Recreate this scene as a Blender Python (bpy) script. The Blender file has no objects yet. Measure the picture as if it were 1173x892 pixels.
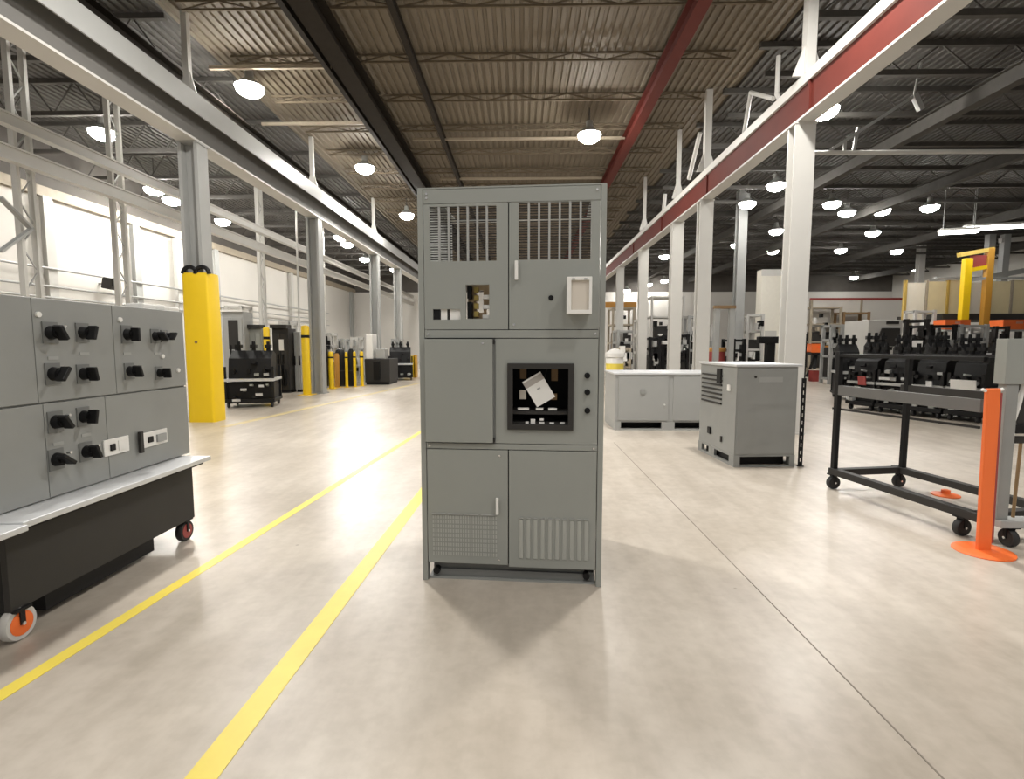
import bpy, bmesh, math, random
from mathutils import Vector, Matrix, Euler
PI = math.pi
sc = bpy.context.scene
COL = sc.collection
rnd = random.Random(7)

# ------------------------------------------------------------------ camera
F = 590.0
W, H = 1173.0, 892.0
PITCH = math.atan(51 / F)
YAW = math.atan(11.5 / F)
EYE = Vector((0, 0, 1.37))
cd = bpy.data.cameras.new('camera')
cam = bpy.data.objects.new('camera', cd)
COL.objects.link(cam)
cam.location = EYE
cam.rotation_euler = (PI / 2 - PITCH, 0, YAW)
cd.sensor_width = 36
cd.lens = F / W * 36
cd.clip_start = 0.05
cd.clip_end = 300
sc.camera = cam
ROT = Euler(cam.rotation_euler).to_matrix()

# surveying helpers: where a sight line meets a real plane of the hall
def ray(px, py):
    return ROT @ Vector(((px - W / 2) / F, -(py - H / 2) / F, -1))
def at_z(px, py, z=0.0):
    d = ray(px, py); return EYE + d * ((z - EYE.z) / d.z)
def at_x(px, py, x):
    d = ray(px, py); return EYE + d * ((x - EYE.x) / d.x)
def at_y(px, py, y):
    d = ray(px, py); return EYE + d * ((y - EYE.y) / d.y)

# ------------------------------------------------------------------ materials
def mat(name, color, rough=0.5, metal=0.0, var=0.06, scale=6.0, bump=0.0, spec=0.5):
    m = bpy.data.materials.new(name)
    m.use_nodes = True
    nt = m.node_tree; N = nt.nodes; L = nt.links
    b = N['Principled BSDF']
    b.inputs['Roughness'].default_value = rough
    b.inputs['Metallic'].default_value = metal
    b.inputs['Specular IOR Level'].default_value = spec
    tc = N.new('ShaderNodeTexCoord')
    nz = N.new('ShaderNodeTexNoise'); nz.inputs['Scale'].default_value = scale; nz.inputs['Detail'].default_value = 5
    L.new(tc.outputs['Object'], nz.inputs['Vector'])
    mx = N.new('ShaderNodeMix'); mx.data_type = 'RGBA'
    c = Vector(color)
    mx.inputs['A'].default_value = (*(c * (1 - var)), 1)
    mx.inputs['B'].default_value = (*[min(1, v * (1 + var)) for v in c], 1)
    L.new(nz.outputs['Fac'], mx.inputs['Factor'])
    L.new(mx.outputs['Result'], b.inputs['Base Color'])
    if bump:
        bp = N.new('ShaderNodeBump'); bp.inputs['Strength'].default_value = bump; bp.inputs['Distance'].default_value = 0.01
        L.new(nz.outputs['Fac'], bp.inputs['Height']); L.new(bp.outputs['Normal'], b.inputs['Normal'])
    return m

def emit(name, color, s):
    m = bpy.data.materials.new(name); m.use_nodes = True
    nt = m.node_tree; nt.nodes.clear()
    e = nt.nodes.new('ShaderNodeEmission'); o = nt.nodes.new('ShaderNodeOutputMaterial')
    e.inputs['Color'].default_value = (*color, 1); e.inputs['Strength'].default_value = s
    nt.links.new(e.outputs[0], o.inputs[0]); return m

GREY = mat('enclosure grey paint', (0.285, 0.296, 0.275), 0.34, 0, 0.03, 3)
GREYD = mat('enclosure grey paint worn', (0.265, 0.272, 0.262), 0.40, 0, 0.10, 4)
MIDGREY = mat('mid grey rail paint', (0.13, 0.13, 0.128), 0.4, 0, 0.08)
LOUV = mat('brushed louvre metal', (0.40, 0.41, 0.385), 0.3, 0.1, 0.05)
GREYL = mat('light grey paint', (0.33, 0.335, 0.325), 0.45, 0, 0.04, 4)
GAP = mat('dark seam', (0.03, 0.03, 0.03), 0.7)
BLACK = mat('black plastic', (0.007, 0.007, 0.0075), 0.45, spec=0.25)
BLACKM = mat('black painted steel', (0.009, 0.009, 0.0095), 0.5, 0, 0.15, spec=0.25)
CHAR = mat('charcoal sheet steel', (0.032, 0.030, 0.028), 0.55, 0, 0.08, spec=0.3)
WHITE = mat('white plastic', (0.78, 0.77, 0.74), 0.4, 0, 0.02)
PAPER = mat('white paper', (0.75, 0.74, 0.71), 0.8, 0, 0.04)
BEIGE = mat('beige plastic', (0.60, 0.55, 0.48), 0.5, 0, 0.05)
CHROME = mat('bright steel', (0.75, 0.75, 0.74), 0.25, 0.9, 0.04)
GALV = mat('galvanised sheet', (0.62, 0.63, 0.64), 0.4, 0.35, 0.08, 12)
COPPER = mat('tan bus insulation', (0.36, 0.26, 0.15), 0.5, 0, 0.2)
YELLOW = mat('safety yellow paint', (0.86, 0.58, 0.006), 0.4, 0, 0.03)
YELTAPE = mat('yellow floor tape', (0.82, 0.66, 0.10), 0.4, 0, 0.10, 8)
YELFADE = mat('worn yellow floor paint', (0.60, 0.50, 0.26), 0.45, 0, 0.25, 5)
ORANGE = mat('orange paint', (0.86, 0.17, 0.035), 0.45, 0, 0.04)
RED = mat('red oxide paint', (0.105, 0.020, 0.014), 0.65, 0, 0.15, 4, spec=0.2)
REDB = mat('faded red plastic', (0.30, 0.05, 0.045), 0.5)
STEELW = mat('pale painted steel', (0.55, 0.54, 0.51), 0.42, 0, 0.06, 3)
STEELG = mat('grey painted steel', (0.36, 0.365, 0.355), 0.4, 0, 0.06, 3)
WALLW = mat('white wall panel', (0.64, 0.62, 0.58), 0.7, 0, 0.06, 0.8)
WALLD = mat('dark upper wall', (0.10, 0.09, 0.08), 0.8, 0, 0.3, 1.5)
DARKST = mat('dark roof steel', (0.028, 0.023, 0.018), 0.8, 0, 0.25, spec=0.15)
DECKST = mat('brown roof steel', (0.15, 0.122, 0.086), 0.8, 0, 0.15, spec=0.2)
TANST = mat('tan painted roof steel', (0.36, 0.31, 0.235), 0.6, 0, 0.15)
MIDST = mat('mid grey roof steel', (0.085, 0.08, 0.073), 0.75, 0, 0.25, spec=0.25)
CREAM = mat('cream panel', (0.72, 0.62, 0.38), 0.6, 0, 0.12, 2)
RUBBER = mat('tyre rubber', (0.02, 0.02, 0.02), 0.7)
WOODB = mat('brown fibre', (0.24, 0.15, 0.07), 0.7, 0, 0.2)
LAMP = emit('lamp glow', (1.0, 0.965, 0.90), 165)
LAMPR = emit('lamp glow side bay', (1.0, 0.97, 0.92), 55)
TUBE = emit('strip lamp glow', (1.0, 0.98, 0.94), 12)

def deck_mat(name, ca, cb):
    m = bpy.data.materials.new(name); m.use_nodes = True
    nt = m.node_tree; N = nt.nodes; L = nt.links; b = N['Principled BSDF']; b.inputs['Roughness'].default_value = 0.7
    tc = N.new('ShaderNodeTexCoord')
    nz = N.new('ShaderNodeTexNoise'); nz.inputs['Scale'].default_value = 0.5; nz.inputs['Detail'].default_value = 6
    L.new(tc.outputs['Object'], nz.inputs['Vector'])
    cr = N.new('ShaderNodeMix'); cr.data_type = 'RGBA'
    cr.inputs['A'].default_value = (*ca, 1); cr.inputs['B'].default_value = (*cb, 1)
    L.new(nz.outputs['Fac'], cr.inputs['Factor'])
    L.new(cr.outputs['Result'], b.inputs['Base Color'])
    return m
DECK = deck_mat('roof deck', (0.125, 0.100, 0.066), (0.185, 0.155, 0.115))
DECKG = deck_mat('roof deck of side bay', (0.06, 0.056, 0.052), (0.11, 0.104, 0.095))  # side bay dimness is put into this darker, greyer deck colour

def floor_mat():
    m = bpy.data.materials.new('polished concrete'); m.use_nodes = True
    nt = m.node_tree; N = nt.nodes; L = nt.links; b = N['Principled BSDF']
    tc = N.new('ShaderNodeTexCoord')
    def noise(scale, detail, stretch=(1, 1, 1), rot=0.0, rough=.55):
        mp = N.new('ShaderNodeMapping'); mp.inputs['Scale'].default_value = stretch; mp.inputs['Rotation'].default_value = (0, 0, rot)
        mp.inputs['Location'].default_value = (37.3, 11.7, 5.1)
        n = N.new('ShaderNodeTexNoise'); n.inputs['Scale'].default_value = scale; n.inputs['Detail'].default_value = detail; n.inputs['Roughness'].default_value = rough
        L.new(tc.outputs['Object'], mp.inputs['Vector']); L.new(mp.outputs['Vector'], n.inputs['Vector']); return n.outputs['Fac']
    def ramp(fac, p0, c0, p1, c1):
        r = N.new('ShaderNodeValToRGB'); e = r.color_ramp.elements; r.color_ramp.interpolation = 'EASE'
        e[0].position = p0; e[0].color = (*c0, 1); e[1].position = p1; e[1].color = (*c1, 1)
        L.new(fac, r.inputs['Fac']); return r.outputs['Color']
    def mul(a, c, f):
        mx = N.new('ShaderNodeMix'); mx.data_type = 'RGBA'; mx.blend_type = 'MULTIPLY'; mx.inputs['Factor'].default_value = f
        L.new(a, mx.inputs['A']); L.new(c, mx.inputs['B']); return mx.outputs['Result']
    c = ramp(noise(.7, 5), .2, (0.455, 0.402, 0.338), .8, (0.64, 0.582, 0.51))
    c = mul(c, ramp(noise(1.6, 6, (3.2, .5, 1), .5), .2, (.74, .72, .69), .75, (1, 1, 1)), .75)     # trowel streaks
    c = mul(c, ramp(noise(14, 4), .25, (.80, .79, .77), .7, (1, 1, 1)), .6)
    v = N.new('ShaderNodeTexVoronoi'); v.inputs['Scale'].default_value = 2.2; L.new(tc.outputs['Object'], v.inputs['Vector'])
    c = mul(c, ramp(v.outputs['Distance'], .012, (.45, .42, .38), .035, (1, 1, 1)), .8)              # small chips and specks
    L.new(c, b.inputs['Base Color'])
    mr = N.new('ShaderNodeMapRange'); mr.inputs['To Min'].default_value = 0.24; mr.inputs['To Max'].default_value = 0.42
    L.new(noise(1.1, 3), mr.inputs['Value']); L.new(mr.outputs['Result'], b.inputs['Roughness'])
    b.inputs['Specular IOR Level'].default_value = 0.42
    return m
FLOOR = floor_mat()

# ------------------------------------------------------------------ mesh builder
class MB:
    def __init__(s): s.b = bmesh.new()
    def box(s, x0, x1, y0, y1, z0, z1):
        m = Matrix.Translation(((x0+x1)/2, (y0+y1)/2, (z0+z1)/2)) @ Matrix.Diagonal((abs(x1-x0), abs(y1-y0), abs(z1-z0), 1))
        bmesh.ops.create_cube(s.b, size=1, matrix=m); return s
    def obox(s, c, size, rot):                       # box turned about its own centre
        m = Matrix.Translation(c) @ Euler(rot).to_matrix().to_4x4() @ Matrix.Diagonal((*size, 1))
        bmesh.ops.create_cube(s.b, size=1, matrix=m); return s
    def bar(s, a, b, w, h=None):                     # rectangular bar from a to b
        a, b = Vector(a), Vector(b); d = b - a; h = h or w
        z = d.normalized(); up = Vector((0, 0, 1)) if abs(z.z) < 0.95 else Vector((0, 1, 0))
        x = up.cross(z).normalized(); y = z.cross(x)
        R = Matrix((x, y, z)).transposed().to_4x4()
        bmesh.ops.create_cube(s.b, size=1, matrix=Matrix.Translation((a+b)/2) @ R @ Matrix.Diagonal((w, h, d.length, 1))); return s
    def cyl(s, a, b, r, r2=None, n=16):
        a, b = Vector(a), Vector(b); d = b - a
        q = d.to_track_quat('Z', 'Y').to_matrix().to_4x4()
        bmesh.ops.create_cone(s.b, cap_ends=True, segments=n, radius1=r, radius2=r if r2 is None else r2, depth=d.length,
                              matrix=Matrix.Translation((a+b)/2) @ q); return s
    def lathe(s, prof, n=20, M=Matrix()):            # profile of (r, z) about the z axis
        rings = []
        for r, z in prof:
            rings.append([s.b.verts.new(M @ Vector((r*math.cos(2*PI*i/n), r*math.sin(2*PI*i/n), z))) for i in range(n)])
        for p, q in zip(rings, rings[1:]):
            for i in range(n):
                s.b.faces.new((p[i], p[(i+1) % n], q[(i+1) % n], q[i]))
        s.b.faces.new(rings[0][::-1]); s.b.faces.new(rings[-1]); return s
    def sphere(s, c, r, sc_=(1, 1, 1)):
        bmesh.ops.create_uvsphere(s.b, u_segments=16, v_segments=10, radius=r, matrix=Matrix.Translation(c) @ Matrix.Diagonal((*sc_, 1))); return s
    def prism(s, pts, axis, a, b):                   # closed outline extruded along an axis
        def mk(p, q, t): return {'x': (t, p, q), 'y': (p, t, q), 'z': (p, q, t)}[axis]
        A = [s.b.verts.new(mk(p, q, a)) for p, q in pts]; B = [s.b.verts.new(mk(p, q, b)) for p, q in pts]
        n = len(pts)
        s.b.faces.new(A[::-1]); s.b.faces.new(B)
        for i in range(n): s.b.faces.new((A[i], A[(i+1) % n], B[(i+1) % n], B[i]))
        return s
    def holed(s, x0, x1, z0, z1, y0, y1, holes, fn=None):   # sheet with rectangular openings, in the x-z plane
        fn = fn or (lambda x, y, z: (x, y, z))
        xs = sorted({x0, x1, *[h[0] for h in holes], *[h[1] for h in holes]})
        zs = sorted({z0, z1, *[h[2] for h in holes], *[h[3] for h in holes]})
        def full(i, j):
            if not (0 <= i < len(xs)-1 and 0 <= j < len(zs)-1): return False
            cx, cz = (xs[i]+xs[i+1])/2, (zs[j]+zs[j+1])/2
            return not any(h[0] < cx < h[1] and h[2] < cz < h[3] for h in holes)
        V = {}
        def v(i, j, k):
            if (i, j, k) not in V: V[i, j, k] = s.b.verts.new(fn(xs[i], (y0, y1)[k], zs[j]))
            return V[i, j, k]
        for i in range(len(xs)-1):
            for j in range(len(zs)-1):
                if not full(i, j): continue
                s.b.faces.new((v(i, j, 0), v(i+1, j, 0), v(i+1, j+1, 0), v(i, j+1, 0)))
                s.b.faces.new((v(i, j, 1), v(i, j+1, 1), v(i+1, j+1, 1), v(i+1, j, 1)))
                if not full(i-1, j): s.b.faces.new((v(i, j, 0), v(i, j+1, 0), v(i, j+1, 1), v(i, j, 1)))
                if not full(i+1, j): s.b.faces.new((v(i+1, j, 0), v(i+1, j, 1), v(i+1, j+1, 1), v(i+1, j+1, 0)))
                if not full(i, j-1): s.b.faces.new((v(i, j, 0), v(i, j, 1), v(i+1, j, 1), v(i+1, j, 0)))
                if not full(i, j+1): s.b.faces.new((v(i, j+1, 0), v(i+1, j+1, 0), v(i+1, j+1, 1), v(i, j+1, 1)))
        return s
    def build(s, name, material, parent=None, bevel=0, smooth=False, label=None, kind=None):
        bmesh.ops.recalc_face_normals(s.b, faces=s.b.faces)
        me = bpy.data.meshes.new(name); s.b.to_mesh(me); s.b.free()
        me.materials.append(material)
        if smooth:
            for p in me.polygons: p.use_smooth = True
            try: me.set_sharp_from_angle(angle=math.radians(35))
            except Exception: pass
        o = bpy.data.objects.new(name, me); COL.objects.link(o)
        if parent: o.parent = parent
        if bevel:
            md = o.modifiers.new('edge', 'BEVEL'); md.width = bevel; md.segments = 2; md.limit_method = 'ANGLE'
        if label: o['label'] = label
        if kind: o['kind'] = kind
        return o

def thing(name, label, cat, loc=(0, 0, 0), rz=0, group=None):
    o = bpy.data.objects.new(name, None); COL.objects.link(o)
    o.location = loc; o.rotation_euler = (0, 0, rz); o.empty_display_size = 0.2
    return tag(o, label, cat, group)
def each(name, m, parent, boxes, bevel=0):
    for bx_ in boxes: MB().box(*bx_).build(name, m, parent, bevel)
def tag(o, label, cat, group=None):
    o['label'] = label; o['category'] = cat; o['kind'] = 'thing'
    if group: o['group'] = group
    return o
def struct(o): o['kind'] = 'structure'; return o
def dup(root, loc, rz=None, label=None, group=None, scale=None):
    r = root.copy(); COL.objects.link(r); r.location = loc
    if rz is not None: r.rotation_euler = (0, 0, rz)
    if scale: r.scale = scale
    if label: r['label'] = label
    if group: r['group'] = group
    for ch in list(root.children):
        c = ch.copy(); COL.objects.link(c); c.parent = r
        for g in list(ch.children):
            d = g.copy(); COL.objects.link(d); d.parent = c
    return r

# ================================================================== THE HALL
CEIL = 7.0
XL, XR = -5.75, 4.14           # the two crane runway lines
YN, YF = -6.0, 40.0
struct(MB().box(-13.3, 28.3, YN, YF + .3, -0.2, 0).build('floor', FLOOR))
def deck(name, x0, x1, m):     # corrugated roof deck, ribs along the hall
    b = MB(); p = 0.16; pts = []
    x = x0
    while x < x1 - 1e-6:
        for dx, z in ((0, 0), (.075, 0), (.09, .035), (.145, .035), (.16, 0)):
            if x + dx <= x1: pts.append((x + dx, CEIL + z))
        x += p
    pts += [(x1, CEIL + .12), (x0, CEIL + .12)]
    out = []
    for q in pts:
        if not out or (abs(q[0]-out[-1][0]) + abs(q[1]-out[-1][1])) > 1e-5: out.append(q)
    b.prism(out, 'y', YN, YF + .3)
    return struct(b.build(name, m))
deck('ceiling', XL - .3, XR + .6, DECK)
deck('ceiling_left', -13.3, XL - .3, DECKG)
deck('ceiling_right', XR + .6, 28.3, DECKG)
struct(MB().box(-13.3, -13.0, YN, YF + .3, 0, 5.55).build('wall_left', WALLW))
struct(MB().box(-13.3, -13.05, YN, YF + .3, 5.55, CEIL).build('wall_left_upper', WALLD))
struct(MB().box(-13.0, -12.85, YN, YF, 5.35, 5.62).build('trim_1', TANST))
struct(MB().box(-13.0, 28.0, YF, YF + .3, 0, 5.4).build('wall_far', WALLW))
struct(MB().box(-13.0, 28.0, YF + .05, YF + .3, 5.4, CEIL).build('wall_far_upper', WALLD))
struct(MB().box(28.0, 28.3, YN, YF + .3, 0, CEIL).build('wall_right', WALLW))

# floor joint and painted lines
a, b_ = at_z(780, 585), at_z(1082, 893)
d = (b_ - a).normalized()
struct(MB().bar((*(a - d*3).xy, .0005), (*(b_ + d*2).xy, .0005), .006, .002).build('trim_2', mat('joint filler', (0.22, 0.19, 0.155), .7)))
a, b_ = at_z(700, 500), at_z(776, 582)
def line(name, p, q, w, m, label, ext0=0, ext1=0):
    p, q = at_z(*p), at_z(*q); d = (q - p).normalized()
    p = p - d*ext0; q = q + d*ext1
    o = MB().bar((p.x, p.y, .001), (q.x, q.y, .001), w, .002).build(name, m)
    tag(o, label, 'floor marking'); return o
line('floor_line', (0, 797), (478, 497), .072, YELTAPE, 'yellow floor line beside the wheeled grey control panel', 1.2, 6)
line('floor_line', (230, 892), (480, 570), .105, YELTAPE, 'wider yellow floor line running up to the tall grey cabinet', 1.0, 4)
line('floor_line', (256, 489), (470, 441), .16, YELFADE, 'faded yellow floor line along the foot of the wall machines', 0, 2)

# ------------------------------------------------------------------ crane runways
def i_profile(cx, z0, z1, w, tf, tw):
    return [(cx-w/2, z0), (cx+w/2, z0), (cx+w/2, z0+tf), (cx+tw/2, z0+tf), (cx+tw/2, z1-tf), (cx+w/2, z1-tf), (cx+w/2, z1), (cx-w/2, z1), (cx-w/2, z1-tf), (cx-tw/2, z1-tf), (cx-tw/2, z0+tf), (cx-w/2, z0+tf)]
ZL = at_x(222, 166, XL).z          # underside of the left runway
ZR = at_x(912, 148, XR).z          # underside of the red runway
ZLT, ZRT = ZL + .74, ZR + .60
r = thing('crane_runway_beam', 'pale grey crane runway beam carried on the columns along the left aisle', 'beam', (XL, 3, 0))
for z in (ZL, ZL+.665): MB().box(-.17, .17, 0, YF-3.2, z, z+.035).build('flange', STEELW, r)
MB().box(-.02, .02, 0, YF-3.2, ZL+.035, ZL+.665).build('beam_web', mat('shaded web grey', (.15, .145, .135), .5), r, label='grey web with painted-in shade')  # shade under the cap lips is put into the web colour
for sx in (-1, 1): MB().box(sx*.25 - .012, sx*.25 + .012, 0, YF-3.2, ZL+.40, ZLT).build('cap_lip', STEELG, r)
MB().box(-.238, .238, 0, YF-3.2, ZL+.701, ZLT-.005).build('cap_plate', STEELW, r)
MB().box(-.03, .03, 0, YF-3.2, ZLT, ZLT+.07).build('crane_rail', STEELG, r)
r = thing('crane_runway_beam', 'red crane runway beam with pale flanges on the white columns', 'beam', (XR, 2.2, 0))
MB().box(-.08, .08, 0, YF-2.4, ZR+.03, ZRT-.14).build('beam_web', RED, r, label='dark red web')
MB().box(-.125, .125, 0, YF-2.4, ZR, ZR+.03).build('flange', STEELW, r)
MB().box(-.125, .125, 0, YF-2.4, ZRT-.14, ZRT).build('flange', STEELW, r)
for y in (5.45, 9.5, 13.2, 17): MB().box(-.11, .11, y, y+.05, ZR+.03, ZRT-.14).build('stiffener', RED, r)
MB().box(-.03, .03, 0, YF-2.4, ZRT, ZRT+.07).build('crane_rail', STEELW, r)

def h_col(name, X, Y, h, w, tf, tw, m, label, z0=0, group=None, turn=False, d=None):
    d = d or w
    r = thing(name, label, 'column', (X, Y, z0), 0, group)
    if turn:   # flanges face the aisle ends
        prof = [(-w/2, -d/2), (w/2, -d/2), (w/2, -d/2+tf), (tw/2, -d/2+tf), (tw/2, d/2-tf), (w/2, d/2-tf), (w/2, d/2), (-w/2, d/2), (-w/2, d/2-tf), (-tw/2, d/2-tf), (-tw/2, -d/2+tf), (-w/2, -d/2+tf)]
    else:      # web faces the viewer
        prof = [(-w/2, -d/2), (-w/2+tf, -d/2), (-w/2+tf, -tw/2), (w/2-tf, -tw/2), (w/2-tf, -d/2), (w/2, -d/2), (w/2, d/2), (w/2-tf, d/2), (w/2-tf, tw/2), (-w/2+tf, tw/2), (-w/2+tf, d/2), (-w/2, d/2)]
    MB().prism(prof, 'z', .02, h - z0).build('shaft', m, r)
    MB().box(-w*.62, w*.62, -d*.62, d*.62, 0, .025).build('base_plate', m, r)
    MB().box(-w*.55, w*.55, -d*.55, d*.55, h-z0-.03, h-z0).build('cap_plate', m, r)
    return r
ly = [at_x(px, 395, XL).y for px in (232, 364, 431, 457, 484)]
ll = ['grey I-section column rising out of the yellow guard', 'grey I-section column second along the left crane runway', 'grey I-section column third along the left crane runway',
      'grey column far down the left runway beside the yellow corner guard', 'grey column farthest down the left crane runway']
for y, lab in zip(ly, ll): h_col('steel_column', XL, y, ZL, .34, .06, .03, STEELG, lab, d=.30)
ry = [at_x(px, 395, XR).y for px in (907, 803, 772, 735, 709)]
rl = ['thick white column directly behind the nearer grey enclosure', 'white column second along the red runway beam', 'pale column third along the red runway beam',
      'pale column fourth along the red runway beam, near the tall cabinet', 'pale column fifth along the red runway beam']
for y, lab in zip(ry, rl): h_col('steel_column', XR, y, ZR, .30, .03, .02, STEELW, lab, turn=True, d=.22)
for px, y, lab in ((844, 19.5, 'slim pale column in the side bay between the two nearest white columns'), (1048, 30, 'pale column far back in the side bay with a lamp above it')):
    p = at_y(px, 395, y); h_col('steel_column', p.x, y, CEIL, .32, .03, .02, STEELG if px < 900 else STEELW, lab, turn=True)

def hanger(px, X, Y, lab, w=.10, m=STEELW):
    ZT = ZLT if X < 0 else ZRT
    r = thing('roof_hanger', lab, 'hanger', (X, Y, 0))
    MB().box(-w/2, w/2, -w/2, w/2, ZT+.06, CEIL).build('post', m, r)
    MB().prism([(-w*1.6, ZT+.03), (w*1.6, ZT+.03), (w/2, ZT+.45), (-w/2, ZT+.45)], 'y', -.015, .015).build('gusset', m, r)
hanger(0, XL, ly[0]-.03, 'white post from the left runway beam to the roof, nearest one')
hanger(0, XL, ly[1], 'white post from the left runway beam to the roof, second one')
hanger(0, XL, ly[2], 'white post from the left runway beam to the roof, third one')
hanger(0, XR, ry[0]-.1, 'tall white post above the nearest white column', .14)
hanger(0, XR, ry[1], 'white post above the second column of the red beam', .14)
hanger(0, XR, ry[2], 'white post above the third column of the red beam')
hanger(0, XR, ry[3], 'thin white post above the fourth column of the red beam')
def conduit(name, pts, rad, m, lab, cat='pipe'):
    b = MB()
    for p, q in zip(pts, pts[1:]): b.cyl(p, q, rad, n=10)
    for p in pts[1:-1]: b.sphere(p, rad*1.05)
    o = b.build(name, m, None, smooth=True); return tag(o, lab, cat)
P = lambda px, py, x: tuple(at_x(px, py, x))
conduit('conduit_bracket', [P(892, 64, XR-.03), P(890, 108, XR-.03), P(894, 117, XR-.03)], .035, STEELW, 'short white upright conduit on the red beam beside the tall post', 'bracket')
conduit('conduit_bracket', [P(886, 113, XR-.03), P(860, 106, XR-.03), P(851, 160, XR-.03)], .035, STEELW, 'bent white conduit bracket on top of the red beam', 'bracket')
conduit('conduit_bracket', [P(802, 152, XR-.03), P(789, 205, XR-.03)], .05, STEELW, 'leaning white brace on the red beam above the second column', 'bracket')
conduit('conduit_bracket', [P(762, 222, XR-.03), P(760, 241, XR-.03)], .05, STEELW, 'small white upright on the far part of the red beam', 'bracket')

# left runway details: two pale rails and truss posts
XP = -8.2
for py, hh, lab in ((133, .20, 'upper pale rail along the left wall bay'), (172, .24, 'lower pale rail along the left wall bay')):
    p = at_x(0, py, XP)
    o = MB().prism(i_profile(XP, p.z-hh/2, p.z+hh/2, .16, .03, .10), 'y', 5.5, YF-1).build('pipe_rail', STEELW); tag(o, lab, 'rail')
def lattice_post(px, lab):
    Y = -.36 + at_x(px, 395, XP-.35).y + .36
    r = thing('lattice_post', lab, 'post', (XP-.35, Y, 0))
    for s in (-1, 1): MB().box(-.05, .05, s*.14-.03, s*.14+.03, 0.02, CEIL-.02).build('leg', STEELW, r)
    b = MB(); n = 16
    for i in range(n):
        z0, z1 = .3 + i*6.3/n, .3 + (i+1)*6.3/n
        b.bar((0, -.14 if i % 2 else .14, z0), (0, .14 if i % 2 else -.14, z1), .02)
    b.build('lacing', STEELG, r)
    MB().box(-.15, .15, -.25, .25, 0, .02).build('base_plate', STEELG, r)
    for px2 in ():
        pass
for px, lab in ((42, 'laced post nearest along the left wall rails'), (145, 'laced post second along the left wall rails'), (303, 'laced post third along the left wall rails, past the yellow guard'), (372, 'laced post fourth along the left wall rails')):
    lattice_post(px, lab)
for i, px in enumerate((62, 160, 207, 250, 335, 403, 438)):
    p = at_x(px, 395, -12.9)
    o = MB().prism([(-.10, -.03), (.09, -.03), (.09, -.14), (.12, -.14), (.12, .14), (.09, .14), (.09, .03), (-.10, .03)], 'z', 0, 5.34).build('wall_stud', STEELG if i % 2 else STEELW)
    o.location = (-12.89, min(p.y, YF-.6), 0); o.rotation_euler = (0, 0, 0)
    tag(o, ['slim steel stud on the white wall behind the nearest laced post', 'steel stud on the white wall beside the second laced post', 'steel stud on the white wall hidden partly by the guarded column',
            'steel stud on the white wall just past the yellow guard', 'steel stud on the white wall before the second column', 'slim stud on the white wall past the second column', 'steel stud farthest along the white wall'][i], 'stud')
o = MB()
o.bar(P(0, 226, XP-.2), P(36, 262, XP-.2), .09, .04); o.bar(P(0, 288, XP-.2), P(36, 262, XP-.2), .09, .04)
tag(o.build('cross_brace', STEELG), 'grey cross brace meeting at the nearest laced post', 'brace')
for py, lab in ((297, 'thin conduit on the left wall, topmost of the three'), (320, 'thin conduit on the left wall, middle of the three'), (334, 'thin conduit on the left wall, lowest of the three')):
    p = at_x(0, py, -12.6)
    tag(MB().cyl((-12.735, 8, p.z), (-12.735, 34, p.z), .033, n=8).build('wall_conduit', STEELG), lab, 'pipe')
p = at_x(128, 325, -12.6)
r = thing('wall_speaker', 'small dark box on the white left wall beside the second laced post', 'box', (-12.63, p.y, p.z))
MB().obox((0, 0, 0), (.3, .36, .34), (0, .2, 0)).build('housing', CHAR, r, .02)
MB().obox((.16, 0, .03), (.02, .28, .26), (0, .2, 0)).build('grille', BLACK, r)
MB().box(-.368, -.1, -.03, .03, -.03, .03).build('bracket', STEELG, r)

# ------------------------------------------------------------------ roof steel
def joist(x0, x1, y, zt, dep, m, label, group, cat='joist', chord=.06, n=None):
    r = thing('roof_joist', label, cat, (x0, y, 0), 0, group)
    L = x1 - x0
    MB().box(0, L, -chord/2, chord/2, zt-chord, zt).build('top_chord', m, r)
    MB().box(.1, L-.1, -chord/2, chord/2, zt-dep, zt-dep+chord).build('bottom_chord', m, r)
    b = MB(); n = n or max(4, int(L/.8)); n += n % 2
    for i in range(n):
        xa, xb = .1+(L-.2)*i/n, .1+(L-.2)*(i+1)/n
        za, zb = (zt-dep+chord/2, zt-chord/2)[::1 if i % 2 == 0 else -1]
        b.bar((xa, 0, za), (xb, 0, zb), .025)
    b.build('web', m, r); return r
G1 = ('pale tan roof joist crossing under the brown deck between the runway beams', 'joists under the brown deck')
j0 = joist(XL+.05, XR-.05, 4.0, CEIL, .17, DECKST, *G1, chord=.035, n=16)
for k in range(1, 19): dup(j0, (XL+.05, 4.0 + k*1.62, 0))
for k, (px, py, x1, lab) in enumerate(((240, 78, -3.75, 'pale conduit under the deck just behind the nearest bright lamp'), (300, 142, -3.9, 'short pale conduit under the deck below the left bright lamp'),
        (473, 160, 2.7, 'long pale conduit under the deck beside the lamp above the cabinet'), (505, 205, 2.6, 'pale conduit under the deck close above the cabinet top'))):
    p = at_z(px, py, 6.80)
    tag(MB().box(p.x, x1, p.y-.03, p.y+.03, 6.77, 6.832).build('deck_conduit', TANST), lab, 'pipe')
G2 = ('dark open-web roof joist crossing the left wall bay', 'joists in the left wall bay')
j1 = joist(-13.0, XL-.35, 5.0, CEIL, .75, MIDST, *G2, chord=.09, n=14)
for k in range(1, 16): dup(j1, (-13.0, 5.0 + k*2.1, 0))
G3 = ('dark open-web roof joist crossing the dim side bay', 'joists in the dim side bay')
j2 = joist(XR+.3, 28.0, 5.0, CEIL, .62, MIDST, *G3, chord=.10, n=36)
for k in range(1, 20): dup(j2, (XR+.3, 5.0 + k*1.75, 0))
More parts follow.
